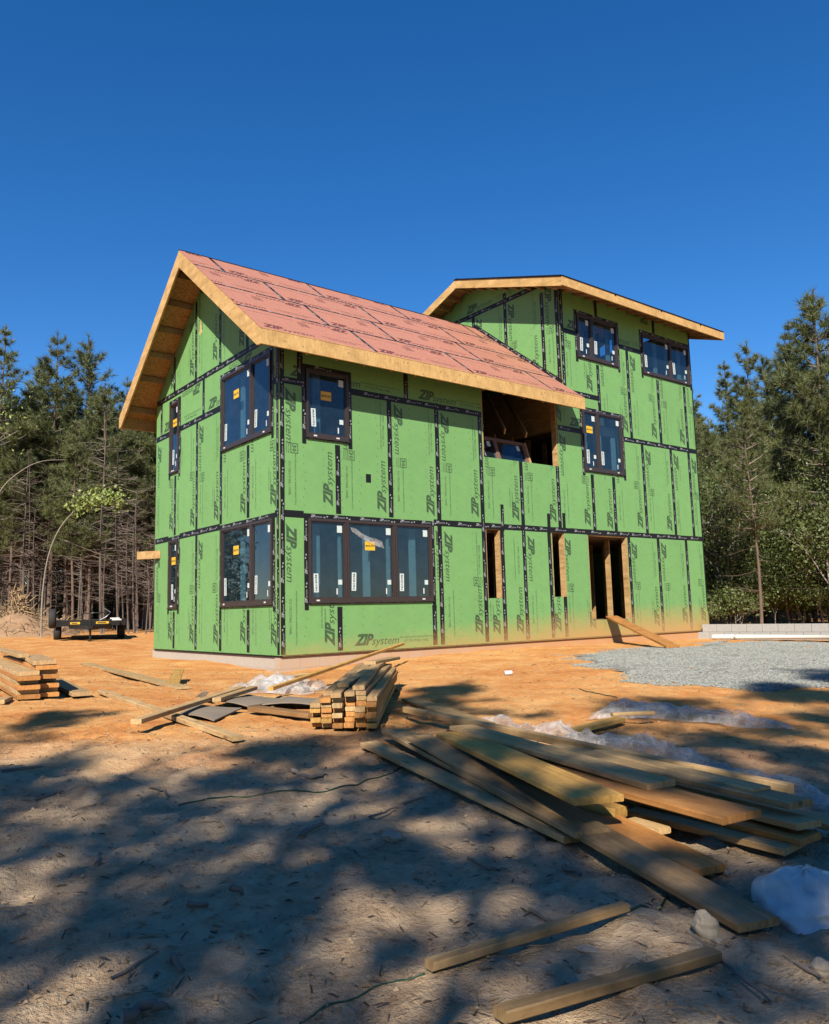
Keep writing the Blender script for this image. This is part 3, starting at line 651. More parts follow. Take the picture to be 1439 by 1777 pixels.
for z0_, z1_ in ((.37, 2.36), (2.62, 5.5)):
    for y in (.62, 1.4, 1.85, 4.9): stud((.19, y, z0_), (.19, y, z1_), .15, .038, (1, 0, 0), mat=PALEWOOD)
for x in np.arange(8.0, 13, .45): stud((x, 1.3, 5.25), (x, 1.3, 8.3))
for y in np.arange(.75, 5.8, .61):
    stud((1.9, y, .37), (1.9, y, 2.36), up=(1, 0, 0)); stud((1.75, y, 2.62), (1.75, y, 5.4), up=(1, 0, 0))
for x, y in ((8.55, .55), (8.86, .8), (9.52, .42), (5.15, .5), (7.28, .62)): stud((x, y, .37), (x, y, 2.36))
for x in (5.6, 6.2, 6.85): stud((x, 2.2, 2.62), (x, 2.2, 7.0))
for x in (5.3, 6.0, 6.7): stud((x, .35, 4.75), (x+.9, 2.0, 6.3), .038, .14, (0, 0, 1), 'brace')
for x in np.arange(.3, 7.6, .61):
    mb = MB(); mb.bar((x, -.55, EAVE_Z-.2), (x, RIDGE_Y-.03, RIDGE_Z-.19), .04, .2); mb.obj('rafter', FRAMING, house)
# the two roofs
def roof(name, x0, x1, ey, ez, rz, ry, fas, th=.022):
    s = (rz-ez)/(ry-ey); n = math.hypot(1, s); r = MB()
    by = 2*ry-ey
    for (ya, za, yb, zb) in ((ey, ez, ry, rz), (by, ez, ry, rz)):
        V = [(x0, ya, za-th), (x1, ya, za-th), (x1, yb, zb-th), (x0, yb, zb-th), (x0, ya, za-.003), (x1, ya, za-.003), (x1, yb, zb-.003), (x0, yb, zb-.003)]
        r.add(V, [(0, 1, 2, 3), (7, 6, 5, 4), (0, 4, 5, 1), (0, 3, 7, 4), (1, 5, 6, 2)])
    o = r.obj(name, OSB, house); t_ = .04
    for yy, sg in ((ey, -1), (by, 1)):
        f = MB(); f.box((x0-.002, yy if sg > 0 else yy-t_, ez-fas), (x1, yy+t_ if sg > 0 else yy, ez-.006)); f.obj('fascia', FASCIA, o)
        for xe, sx in ((x0, -1), (x1, 1)):
            if xe == x1 and abs(x1-XT) < .1: continue
            dv = fas*n*.98; xa, xb = (xe-t_, xe-.003) if sx < 0 else (xe+.001, xe+t_)
            ys = yy+(.0 if sg < 0 else 0); V = []
            zt = ez-.006+ (0); zr = rz-.006
            low = (ez-fas); P = [(yy-(t_ if sg < 0 else -t_), zt-s*t_), (ry, zr), (ry, zr-dv), (yy+(-sg)*((dv-fas)/s if dv > fas else 0), low), (yy-(t_ if sg < 0 else -t_), low)]
            if sg < 0: P = P[::-1]
            k = len(P); V = [(xa, a, b) for a, b in P]+[(xb, a, b) for a, b in P]
            F_ = [tuple(range(k)), tuple(reversed(range(k, 2*k)))]+[(i, i+k, (i+1) % k+k, (i+1) % k) for i in range(k)]
            f = MB(); f.add(V, F_); f.obj('rake_fascia', FASCIA, o)
    return o, s
mroof, ms = roof('main_roof', RAKE_X, XT, EAVE_Y, EAVE_Z, RIDGE_Z, RIDGE_Y, .295)
troof, ts = roof('tower_roof', TX0, TX1, TE_Y, TE_Z, TR_Z, RIDGE_Y, .225)
# lookouts under the rake overhangs, rafter tails under the eaves
for sg in (0, 1):
    for y in np.arange(.02, 3.0, .56):
        yy = y-.32 if y < .3 else y-.12; z = EAVE_Z+SL*(yy-EAVE_Y)-.1-.02; yy = yy if sg == 0 else 2*RIDGE_Y-yy
        mb = MB(); mb.bar((RAKE_X, yy, z), (-.004 if yy > -.05 and yy < DEP+.05 else .3, yy, z), .04, .14); mb.obj('lookout', FRAMING, mroof)
    for y in np.arange(-.4, 3.0, .42):
        z = TE_Z+TSL*(y-TE_Y)-.11; yy = y if sg == 0 else 2*RIDGE_Y-y
        mb = MB(); mb.bar((TX0, yy, z), (XT-.015 if y > -.02 else XT+.3, yy, z), .04, .14); mb.obj('lookout', FRAMING, troof)
for x in np.arange(TX0+.35, TX1-.1, .42):
    mb = MB(); mb.bar((x, TE_Y+.002, TE_Z-.13), (x, -.016, TE_Z+TSL*(-TE_Y)-.13), .04, .15); mb.obj('rafter_tail', FRAMING, troof)
mb = MB(); mb.box((TX0+.002, TE_Y+.004, TE_Z-.2), (TX1-.002, -.02, TE_Z-.185)); 
for x in (TX0+1.9, TX0+3.8, TX0+5.6):
    b_ = MB(); b_.box((x, TE_Y-.045, TE_Z-.05), (x+.05, TE_Y-.02, TE_Z+.006)); b_.obj('roof_tape_end', TAPE, troof)
stud((0.02, DEP-.35, 2.17), (-.3, DEP+.3, 2.18), .09, .18, (0, 0, 1), 'porch_beam', FRAMING)
FRF = Frm((RAKE_X-.04, EAVE_Y-.04, EAVE_Z-SL*.04), (1, 0, 0), (0, 1/math.hypot(1, SL), SL/math.hypot(1, SL)))
RW = XT-RAKE_X+.04; RL = math.hypot(RIDGE_Y-EAVE_Y+.04, RIDGE_Z-EAVE_Z+.04*SL)
rows_ = [(0, 1.2, [0, 2.44, 4.9, 7.36, RW]), (1.2, 2.42, [0, 1.97, 3.62, 6.05, RW]), (2.42, 3.64, [0, 1.54, 3.98, 6.38, RW]), (3.64, RL, [0, .68, 3.08, 5.5, 7.9, RW])]
for ri, (a, b, us) in enumerate(rows_):
    for i, (p, q) in enumerate(zip(us, us[1:])):
        w_ = q-p; off = 0 if i else 2.44-w_; sh = (lambda t, o=off: t-np.array([o, 0]))
        pr = [sh(place(ZIP, .1, .12, 0)), sh(place(ZIP, 2.32, 1.1, 180)), sh(place(FINE1, 1.35, .28, 0)), sh(place(FINE2, 1.45, .2, 0)), sh(place(THIRTY, 1.3, .85, 180)), sh(place(FINE1, 1.05, .98, 180))]
        panel(FRF, mroof, p, a, q, b, (), mats=[PINK, PINKINK], prints=pr, seed=ri*9+i)
        if i: tape(FRF, mroof, (p, a+.02), (p, b-.02), .075)
    if ri: tape(FRF, mroof, (.0, a), (RW-.01, a), .07, PT+.0034)
mb = MB(); mb.bar((RAKE_X-.04, RIDGE_Y, RIDGE_Z+.012), (XT, RIDGE_Y, RIDGE_Z+.012), .05, .008); mb.obj('ridge_tape', TAPE, mroof)
mb = MB(); mb.bar((TX0-.04, RIDGE_Y, TR_Z+.01), (TX1, RIDGE_Y, TR_Z+.01), .16, .014)
mb.obj('ridge_tape', TAPE, troof)
for s_ in (1,):
    mb = MB(); mb.bar((TX0-.02, TE_Y-.04, TE_Z+.006), (TX0-.02, RIDGE_Y, TR_Z+.012), .1, .018); mb.obj('rake_tape', TAPE, troof)
    mb = MB(); mb.bar((TX0-.04, TE_Y-.03, TE_Z+.004), (TX1, TE_Y-.03, TE_Z+.004), .06, .014); mb.obj('rake_tape', TAPE, troof)
# foundation of concrete blocks
fnd = empty('foundation', (0, 0, 0), house)
bmf = MB(); bmf.box((0, -.095, -.2), (.396, .095, 0)); BF = bmf.mesh('block', CMUF); bml = MB(); bml.box((0, -.095, -.2), (.396, .095, 0)); BL = bml.mesh('block', CMU)
for c in range(2):
    for i in range(33):
        o = obj('block', BF, fnd); o.location = (.4*i-(.2 if c else 0)+.03*c, .115, -.03-.203*c)
    for i in range(15):
        o = obj('block', BL, fnd); o.location = (.115, .25+.4*i-(.2 if c else 0), -.03-.203*c); o.rotation_euler.z = math.pi/2
mb = MB(); mb.box((.03, .03, -.6), (XR-.03, DEP, -.028)); mb.obj('mortar_core', CMUG, fnd)
# ------------------------------------------------------------------ timber
def board_mesh(Ln, w_, t_, seed, bow=.0, notch=False):
    r = random.Random(seed); k = max(2, int(Ln/.5)); V = []; F_ = []; c = .004
    prof = [(-w_/2+c, 0), (w_/2-c, 0), (w_/2, c), (w_/2, t_-c), (w_/2-c, t_), (-w_/2+c, t_), (-w_/2, t_-c), (-w_/2, c)]; n = len(prof)
    tw = r.uniform(-.03, .03)
    for i in range(k+1):
        s = i/k; b = bow*(4*s*(1-s)); a = tw*(s-.5)*2
        for x, z in prof: V.append((x*math.cos(a)-z*math.sin(a)+b*.5, Ln*s, z*math.cos(a)+x*math.sin(a)+b))
    for i in range(k):
        for j in range(n): F_.append((i*n+j, i*n+(j+1) % n, (i+1)*n+(j+1) % n, (i+1)*n+j))
    F_.append(tuple(reversed(range(n)))); F_.append(tuple(range(k*n, (k+1)*n)))
    return mesh('board', V, [f[::-1] for f in F_], LUMBER)
TINTS = {'grey': (.82, .76, .69), 'tan': (.95, .9, .8), 'yellow': (1.0, .82, .42), 'orange': (.95, .62, .34), 'pale': (1.15, 1.1, .95), 'dark': (.62, .48, .36), 'weathered': (.66, .61, .54)}
bseed = [0]
def board(p, q, w_, t_, tint, label, group=None, name='board', roll=0.0, bow=0.0):
    p, q = Vector(p), Vector(q); d = q-p; Ln = d.length; d.normalize(); x = d.cross(Vector((0, 0, 1))).normalized(); z = x.cross(d)
    bseed[0] += 1; o = obj(name, board_mesh(Ln, w_, t_, bseed[0], bow))
    M = Matrix(((x.x, d.x, z.x, p.x), (x.y, d.y, z.y, p.y), (x.z, d.z, z.z, p.z), (0, 0, 0, 1))) @ Matrix.Rotation(roll, 4, 'Y'); o.matrix_world = M
    j = random.uniform(.74, 1.16); o.color = (*[min(1.3, c*j) for c in TINTS[tint]], 1); return tag(o, label, 'board', group)
def bpx(a, b, la, lb, w_, t_, tint, label, **k): return board(gp(*a, la), gp(*b, lb), w_, t_, tint, label, **k)
COLN = ['first', 'second', 'third', 'fourth', 'fifth', 'last']
ORD = ['bottom', 'second', 'third', 'fourth', 'fifth', 'sixth', 'seventh', 'eighth', 'ninth', 'tenth']
# centre stack: columns of two-by-fours lying away from the camera
P0 = gp(540, 1266); P1 = gp(655, 1272); ax = (P1-P0); ax.z = 0; CW = ax.length/6; ax.normalize(); Pb = gp(702, 1168); dy = Pb-P1; dy.z = 0; SLn = min(dy.length, 3.6); dy.normalize()
cols = [5, 7, 7, 7, 7, 6]; zb = min(P0.z, P1.z)+.035
for i in (0, 1):
    m_ = P0+dy*(.25+i*(SLn-.6))-ax*.02; board(Vector((m_.x, m_.y, zb-.036)), Vector((m_.x, m_.y, zb-.036))+ax*(CW*6+.06), .09, .036, 'dark', ['short crosspiece under the front of the central board stack', 'short crosspiece under the rear of the central board stack'][i])
TH = .0415
for c, n in enumerate(cols):
    for k in range(n):
        j = random.uniform(-.1, .14)*(.5+.1*k); a = P0+ax*(CW*(c+.5)+random.uniform(-.004, .004))+dy*j; z = zb+k*TH+.003
        tint = 'grey' if k == n-1 else random.choice(['orange', 'tan', 'orange', 'yellow'])
        board(Vector((a.x, a.y, z)), Vector((a.x, a.y, z))+dy*(SLn+random.uniform(-.3, .15))+ax*random.uniform(-.03, .03)*(1+.6*(k > 4)), CW-.012, .0375, tint,
              f'board in the {COLN[c]} column from left of six, {"top" if k == n-1 else ORD[k]} layer, central stack', 'boards of the central stack')
topz = zb+7*TH+.004
a = P0+ax*CW*2.55+dy*.35; board(Vector((a.x, a.y, topz)), Vector((a.x, a.y, topz+.005))+dy*(SLn*.8)+ax*.16, .1, .038, 'grey', 'loose board lying askew left of centre on the central stack')
a = P0+ax*CW*4.3+dy*.1; board(Vector((a.x, a.y, topz)), Vector((a.x, a.y, topz+.004))+dy*(SLn*.9)-ax*.05, .1, .038, 'grey', 'loose grey board on top right of the central stack')
a = P0+ax*CW*3.1+dy*(SLn*.75); board(Vector((a.x, a.y, topz+.04)), Vector((a.x, a.y, topz+.03))+dy*1.1+ax*.25, .14, .038, 'tan', 'pale board end sticking out behind the central stack')
a = gp(470, 1215); q = gp(700, 1152); board(Vector((a.x, a.y, a.z+.1)), Vector((q.x, q.y, q.z+.33)), .06, .04, 'yellow', 'long thin yellow stick leaning over the central stack')
# left stack: two columns of wide planks
Q0 = gp(32, 1219); Q1 = gp(99, 1213); ax2 = Q1-Q0; ax2.z = 0; CW2 = ax2.length/2; ax2.normalize(); dq = gp(0, 1172)-gp(40, 1192); dq.z = 0; dq.normalize()
for c, n in enumerate((6, 7)):
    for k in range(n):
        j = [0, .1, .02, .22, .03, .12, .06][k]*(1 if c else .8); a = Q0+ax2*CW2*(c+.5)+dq*j; z = Q0.z+.02+k*.047
        board(Vector((a.x, a.y, z)), Vector((a.x, a.y, z))+dq*3.4, CW2-.012, .044, 'tan' if k % 2 else 'orange', f'wide plank, {ORD[k]} layer of the {"right" if c else "left"} column, stack at left edge', 'planks of the left stack')
a = Q0+ax2*CW2*1.35+dq*.12; z = Q0.z+.02+7*.047; board(Vector((a.x, a.y, z+.005)), Vector((a.x, a.y, z+.01))+dq*1.7+ax2*.1, CW2, .044, 'grey', 'short grey plank on top of the left stack')
a = Q0+ax2*CW2*.9+dq*1.2; board(Vector((a.x, a.y, z+.05)), Vector((a.x, a.y, z+.05))+dq*3.2, .12, .044, 'pale', 'long pale plank crossing the top of the left stack')
bpx((142, 1208), (86, 1180), .03, .03, .2, .045, 'grey', 'grey plank end poking out right of the left stack')
bpx((-6, 1222), (10, 1216), .0, .0, .14, .04, 'tan', 'plank end at the left edge in front of the stack')
# loose boards on the clay
bpx((318, 1196), (148, 1153), .01, .01, .2, .03, 'pale', 'long pale plank flat on the clay left of the house')
o = bpx((300, 1190), (310, 1163), .02, .16, .16, .02, 'yellow', 'small upright yellow board offcut leaning near the gable wall')
bpx((412, 1286), (176, 1203), .02, .02, .09, .04, 'tan', 'long two-by-four on clay crossing under another stick')
bpx((236, 1257), (420, 1197), .08, .1, .09, .04, 'tan', 'two-by-four lying over another, left of the film heap')
bpx((376, 1218), (440, 1197), .09, .12, .09, .04, 'tan', 'short two-by-four propped on the film heap')
bpx((530, 1172), (440, 1187), .1, .08, .16, .03, 'pale', 'pale offcut behind the film heap by the house corner')
bpx((545, 1246), (440, 1233), .03, .03, .14, .04, 'dark', 'brown plank under the sheets left of the central stack')
# the large heap on the right, bottom layers first
HEAP = [((1000, 1462), (640, 1294), .01, .03, .11, .03, 'tan', 'lowest narrow board on the near side of the heap'),
 ((1030, 1452), (682, 1272), .06, .07, .15, .03, 'grey', 'grey board fanned out second from the left of the heap'),
 ((1378, 1478), (1100, 1412), .02, .02, .14, .03, 'tan', 'lowest board at the right end of the heap'),
 ((1408, 1463), (1060, 1376), .06, .05, .14, .03, 'orange', 'second lowest board at the right end of the heap'),
 ((1405, 1438), (1060, 1352), .1, .09, .14, .03, 'tan', 'board third from below at the right end of the heap'),
 ((1232, 1518), (880, 1345), .03, .05, .14, .03, 'orange', 'orange board beside the longest plank with its knotty end showing'),
 ((842, 1262), (712, 1216), .02, .02, .16, .03, 'grey', 'grey plank behind the heap running under the film'),
 ((1150, 1448), (1090, 1432), .03, .03, .09, .03, 'tan', 'short two-by-four block between the heap and orange board'),
 ((1078, 1420), (1020, 1405), .05, .05, .09, .05, 'yellow', 'small yellow block under the heap'),
 ((1460, 1440), (1180, 1370), .06, .06, .1, .03, 'tan', 'narrow board running out at the right edge of the picture'),
 ((1288, 1425), (880, 1318), .155, .13, .2, .031, 'orange', 'wide orange board on the heap with its cut end lit'),
 ((1392, 1402), (960, 1300), .155, .12, .13, .03, 'tan', 'long tan board with two nails near its end'),
 ((1148, 1368), (800, 1266), .2, .16, .15, .031, 'tan', 'tan board lying beside the wide yellow one'),
 ((1040, 1396), (786, 1278), .2, .14, .2, .032, 'yellow', 'wide yellow plank on top of the heap'),
 ((1373, 1378), (704, 1236), .1, .07, .05, .05, 'tan', 'long thin two-by-four along the rear of the heap'),
 ((1322, 1378), (1040, 1308), .16, .14, .1, .03, 'pale', 'pale thin board behind the long tan board'),
 ((1318, 1612), (728, 1283), .03, .12, .15, .027, 'grey', 'longest grey plank in front of the heap reaching the stone')]
for a, b, la, lb, w_, t_, tint, lab in HEAP: bpx(a, b, la, lb, w_*1.22, t_, tint, lab, group='boards of the right heap')
bpx((1240, 1520), (1160, 1500), .0, .0, .05, .03, 'tan', 'thin offcut beside the orange board end')
bpx((745, 1684), (1086, 1580), .012, .012, .042, .028, 'weathered', 'weathered short rail on the dirt, the farther of two')
bpx((868, 1772), (1240, 1664), .014, .014, .056, .03, 'weathered', 'weathered short rail nearest the camera')
bpx((990, 1274), (1075, 1252), .02, .03, .12, .038, 'yellow', 'short board poking out from the far film sheet')
bpx((1062, 1243), (1135, 1240), .07, .08, .06, .03, 'tan', 'short stick lying on the far film sheet')
bpx((790, 1374), (845, 1362), .0, .0, .07, .035, 'tan', 'small wood block on the dirt before the heap'); bpx((655, 1314), (690, 1318), .0, .0, .06, .03, 'orange', 'small offcut at the left tip of the heap')
# ramp at the door
rt = Vector((8.95, -.05, .43)); rb = gp(1168, 1124, .02)
rmp = board(rb, rt, .3, .045, 'orange', 'orange plank ramp leading up to the door opening', name='plank_ramp'); rmp['category'] = 'ramp'
# scrap sheets
def sheet(pts, lift, label, mat=GREYSHEET):
    P = [gp(u, v, l) for (u, v), l in zip(pts, lift)]; V = []; n = 6; mb = MB()
    for i in range(n+1):
        for j in range(n+1):
            s, t_ = i/n, j/n; p = (P[0]*(1-s)+P[1]*s)*(1-t_)+(P[3]*(1-s)+P[2]*s)*t_; p = p+Vector((0, 0, .03*math.sin(s*3.1)*math.sin(t_*2.4+1))); V.append(p)
    k = len(V); F_ = []; I = lambda i, j: i*(n+1)+j
    V2 = V+[v-Vector((0, 0, .011)) for v in V]
    for i in range(n):
        for j in range(n): F_ += [(I(i, j), I(i+1, j), I(i+1, j+1), I(i, j+1)), (I(i, j)+k, I(i, j+1)+k, I(i+1, j+1)+k, I(i+1, j)+k)]
    for i in range(n): F_ += [(I(i, 0), I(i, 0)+k, I(i+1, 0)+k, I(i+1, 0)), (I(i, n), I(i+1, n), I(i+1, n)+k, I(i, n)+k), (I(0, i), I(0, i+1), I(0, i+1)+k, I(0, i)+k), (I(n, i), I(n, i)+k, I(n, i+1)+k, I(n, i+1))]
    mb.add(V2, F_); return tag(mb.obj('scrap_sheet', mat), label, 'sheet', 'scrap sheets')
sheet([(305, 1240), (372, 1250), (420, 1228), (345, 1222)], (.03, .03, .05, .06), 'grey sheet offcut lowest and nearest, beside the crossed sticks')
sheet([(360, 1218), (430, 1225), (505, 1213), (430, 1205)], (.07, .05, .05, .07), 'grey sheet in the middle under the film heap')
sheet([(455, 1222), (555, 1224), (580, 1212), (500, 1208)], (.06, .06, .07, .07), 'grey sheet beside the central stack')
sheet([(338, 1210), (352, 1214), (362, 1200), (356, 1198)], (.03, .03, .14, .14), 'small dark scrap standing up left of the film heap')
# ------------------------------------------------------------------ plastic film
def crumple(o, seed, lo=.45, lev=2):
    me = o.data; r = np.random.default_rng(seed); n = len(me.edges); c = np.where(r.random(n) < .5, r.uniform(lo, 1, n), 0).astype(np.float32)
    at_ = me.attributes.new('crease_edge', 'FLOAT', 'EDGE'); at_.data.foreach_set('value', c); m = o.modifiers.new('folds', 'SUBSURF'); m.levels = lev; m.render_levels = lev; return o
def film(path, width, height, seed, label, mat=FILM, name='plastic_sheet', res=.07):
    P = [gp(*p) for p in path]; L_ = [0]
    for a, b in zip(P, P[1:]): L_.append(L_[-1]+(b-a).length)
    n = max(6, int(L_[-1]/res)); m_ = max(6, int(width/res)); V = []; rj = np.random.default_rng(seed)
    for i in range(n+1):
        s = L_[-1]*i/n; k = max(j for j in range(len(L_)-1) if L_[j] <= s+1e-6); t_ = (s-L_[k])/(L_[k+1]-L_[k]); c = P[k].lerp(P[k+1], t_); d = (P[k+1]-P[k]); d.z = 0; d.normalize(); x = Vector((-d.y, d.x, 0))
        e = (math.sin(math.pi*min(1, max(0, i/n)))**.45)
        q = 2*np.arange(m_+1)/m_-1; ww = width/2*(.5+.75*vnoise(s*2.2, seed*3.1+(q > 0)*9))*(.3+.7*e); sh_ = (vnoise(q*3, s*3, seed+5.)-.5)*.12
        X = c.x+x.x*q*ww+d.x*sh_; Y = c.y+x.y*q*ww+d.y*sh_
        wx = .16*(vnoise(X*3, Y*3, seed+11.)-.5); RX = X+wx; RY = Y-wx*1.3
        r1 = lnoise(RX*5, RY*5, seed); r2 = 1-abs(2*lnoise(RX*11+3, RY*9, seed+2.)-1); r3 = lnoise(RX*25, RY*25, seed+7.)
        X = X+rj.uniform(-.45, .45, m_+1)*res; Y = Y+rj.uniform(-.45, .45, m_+1)*res; V.append(np.stack([X, Y, .008+height*e*(1-abs(q)**2.6)*(.05+.6*r1+.75*rj.random(m_+1)**1.7)+.012*rj.random(m_+1)], 1))
    V = np.concatenate(V); V[:, 2] += ground(V[:, 0], V[:, 1])
    F_ = [(i*(m_+1)+j, (i+1)*(m_+1)+j, (i+1)*(m_+1)+j+1, i*(m_+1)+j+1) for i in range(n) for j in range(m_)]
    return tag(crumple(obj(name, mesh(name, V, F_, mat, smooth=True)), seed), label, 'plastic')
film([(412, 1206), (480, 1196), (545, 1206)], .7, .22, 1, 'crumpled clear film heap left of the central board stack')
film([(500, 1200), (560, 1196)], .5, .16, 8, 'small white film lump touching the central stack')
film([(836, 1252), (900, 1272), (990, 1290), (1090, 1302), (1170, 1322), (1260, 1340)], .32, .15, 2, 'long crumpled film strip behind the right board heap', res=.055)
film([(1240, 1338), (1340, 1368), (1480, 1420)], .3, .08, 3, 'thin flat film trailing out behind the heap at right edge', res=.055)
film([(1032, 1250), (1100, 1238), (1180, 1246), (1260, 1256), (1372, 1268)], .5, .18, 4, 'large clear film sheet on clay before the gravel', res=.07)
def bag():
    c = gp(1402, 1572); V = []; n, m_ = 8, 18; rj = np.random.default_rng(3)
    for i in range(n+1):
        th = math.pi*.5*i/n
        for j in range(m_):
            ph = 2*math.pi*j/m_; d = Vector((math.cos(ph)*math.sin(th), math.sin(ph)*math.sin(th), math.cos(th)))
            V.append(tuple(d))
    D = np.array(V); rd = lambda k, o: lnoise(D[:, 0]*k+o, D[:, 1]*k+o*.7, D[:, 2]*k+2)
    r = .72+.3*rd(1.9, 4)+rj.uniform(-.07, .12, len(D)); D = D+rj.normal(0, .035, D.shape)*np.array([1, 1, .5])
    V = np.stack([c.x+D[:, 0]*.25*r, c.y+D[:, 1]*.21*r, c.z-.015+np.maximum(0, D[:, 2])*.15*r], 1)
    F_ = [(i*m_+j, (i+1)*m_+j, (i+1)*m_+(j+1) % m_, i*m_+(j+1) % m_) for i in range(n) for j in range(m_)]
    return tag(crumple(obj('plastic_bag', mesh('plastic_bag', V, F_, BAGM, smooth=True)), 5, .3), 'puffed white plastic bag on the dirt at right edge', 'plastic bag')
bag()
# ------------------------------------------------------------------ stones, sticks, cord, can
def stone(p, s, seed, label, mat=STONE, name='stone', flat=.75):
    V = []; n, m_ = 10, 14
    for i in range(n+1):
        th = math.pi*i/n
        for j in range(m_):
            ph = 2*math.pi*j/m_; d = Vector((math.cos(ph)*math.sin(th), math.sin(ph)*math.sin(th), math.cos(th))); r = .7+.6*float(vnoise(d.x*1.7+seed, d.y*1.7, d.z*1.7+seed))
            V.append((d.x*s*r, d.y*s*r*.8, d.z*s*r*flat))
    F_ = [(i*m_+j, (i+1)*m_+j, (i+1)*m_+(j+1) % m_, i*m_+(j+1) % m_) for i in range(n) for j in range(m_)]
    o = obj(name, mesh(name, V, F_, mat)); o.location = p+Vector((0, 0, s*flat*.55)); o.rotation_euler.z = seed*1.7
    return tag(o, label, 'stone')
stone(gp(1226, 1622), .042, 3, 'tan angular stone leaning against the longest plank', flat=1.15); stone(gp(1247, 1637), .016, 5, 'pebble beside the angular stone'); stone(gp(1430, 1690), .035, 9, 'stone at the right edge near the bottom'); stone(gp(680, 1458), .055, 11, 'low rounded stone in the middle of the dirt', flat=.45); stone(gp(1020, 1650), .035, 14, 'flat pale stone half buried between the two rails', flat=.3); stone(gp(1262, 1520), .02, 17, 'small stone beside the plastic bag')
def stick(pts, r, label, mat=DEADWOOD):
    P = [gp(u, v, r*.8+random.uniform(0, r*.6)) for u, v in pts]; Q = []
    for a, b in zip(P, P[1:]):
        for k in range(4): q = a.lerp(b, k/4); Q.append(q+Vector((random.uniform(-r, r), random.uniform(-r, r), random.uniform(0, r*.5))))
    Q.append(P[-1]); mb = MB(); mb.tube(Q, [r*(1.1-.6*i/len(Q)) for i in range(len(Q))], 7); return tag(mb.obj('stick', mat, smooth=True), label, 'stick', 'fallen sticks')
stick([(220, 1765), (255, 1750), (290, 1748)], .016, 'thick bark chunk at the lower left'); stick([(505, 1338), (540, 1350), (568, 1342)], .014, 'dark stick below the central stack on the dirt'); stick([(520, 1455), (540, 1438), (562, 1430)], .013, 'pale curved root piece left of the rounded stone')
stick([(260, 1366), (285, 1372), (292, 1382)], .009, 'forked twig in sunlight at left'); stick([(330, 1568), (362, 1571)], .01, 'short stick below the bright patch'); stick([(405, 1540), (420, 1552)], .013, 'stubby pale stick in the bright patch at centre left')
stick([(300, 1660), (318, 1685)], .012, 'dark knotty stick lower left of centre'); stick([(195, 1700), (275, 1650)], .006, 'thin long twig at lower left'); stick([(978, 1505), (1008, 1518)], .012, 'short stick left of the longest plank'); stick([(812, 1488), (850, 1508), (880, 1508)], .006, 'thin curved twig in front of the heap')
stick([(1190, 1615), (1250, 1665), (1340, 1740)], .007, 'long thin twig beside the nearest rail'); stick([(5, 1338), (75, 1330)], .008, 'long twig at the left edge of the shade'); stick([(1380, 1670), (1425, 1700)], .008, 'twig by the stone at right edge')
stick([(165, 1500), (175, 1480)], .008, 'short twig at left'); stick([(640, 1420), (690, 1400)], .007, 'twig above the rounded stone'); stick([(920, 1580), (960, 1600)], .007, 'twig left of the farther rail end'); stick([(60, 1390), (110, 1372)], .007, 'thin twig in the left shade'); stick([(700, 1395), (735, 1383)], .008, 'stick left of the small wood block')
def cord(pts, r, label):
    P = [gp(u, v, r) for u, v in pts]; Q = []
    n = len(P)
    for i in range(n-1):
        a, b, c, d = P[max(i-1, 0)], P[i], P[i+1], P[min(i+2, n-1)]
        for k in range(8):
            t_ = k/8; q = .5*((2*b)+(c-a)*t_+(2*a-5*b+4*c-d)*t_*t_+(3*b-a-3*c+d)*t_**3); Q.append(Vector((q.x, q.y, gz(q.x, q.y)+r)))
    mb = MB(); mb.tube(Q, r, 6); return tag(mb.obj('cord', HOSEM, smooth=True), label, 'cord')
cord([(310, 1398), (400, 1382), (500, 1372), (580, 1369), (640, 1352), (690, 1335), (720, 1332)], .0042, 'green cord on the dirt leading to the board heap'); cord([(520, 1777), (600, 1738), (680, 1705), (742, 1688)], .003, 'green cord at the bottom running to the farther rail'); cord([(1085, 1580), (1130, 1570), (1160, 1552)], .005, 'short green cord end under the longest plank')
cord([(1005, 1195), (1030, 1202), (1075, 1212)], .006, 'green strap tail by the far film sheet')
cn = MB(); cn.lathe([(0, 0), (.03, 0), (.033, .01), (.033, .1), (.027, .115), (0, .115)], 14); o = cn.obj('drink_can', TAGW, smooth=True); o.location = gp(876, 1168, .033); o.rotation_euler = (math.pi/2, 0, 1.1); tag(o, 'small white can lying on the clay before the house', 'can')
# ------------------------------------------------------------------ gravel pad, block wall, pipe
GP = [(990, 1142), (1015, 1152), (1060, 1170), (1130, 1184), (1200, 1192), (1300, 1200), (1380, 1198), (1520, 1202), (1600, 1165), (1520, 1120), (1439, 1117), (1330, 1116), (1245, 1115), (1190, 1126), (1140, 1128), (1060, 1132), (1010, 1136)]
poly = [(gp(u, v).x, gp(u, v).y) for u, v in GP]
def inside(x, y):
    c = False; j = len(poly)-1
    for i in range(len(poly)):
        xi, yi = poly[i]; xj, yj = poly[j]
        if (yi > y) != (yj > y) and x < (xj-xi)*(y-yi)/(yj-yi)+xi: c = not c
        j = i
    return c
GRAV = plain('gravel_stone', (.27, .275, .245), .9, .65, 25)
xs = [p[0] for p in poly]; ys = [p[1] for p in poly]; gr = MB(); cnt = 0; rr = random.Random(3)
TET = [(0, 1, 2), (0, 2, 3), (0, 3, 1), (4, 2, 1), (4, 3, 2), (4, 1, 3)]
px = np.array([rr.uniform(min(xs)-.2, max(xs)) for _ in range(90000)]); py = np.array([rr.uniform(min(ys)-.2, max(ys)+.2) for _ in range(90000)]); pz = ground(px, py)
jx = (vnoise(px*1.5, py*1.5, 4)-.5)*1.5; jy = (vnoise(px*1.5, py*1.5, 14)-.5)*1.5+np.array([rr.gauss(0, .12) for _ in range(90000)])
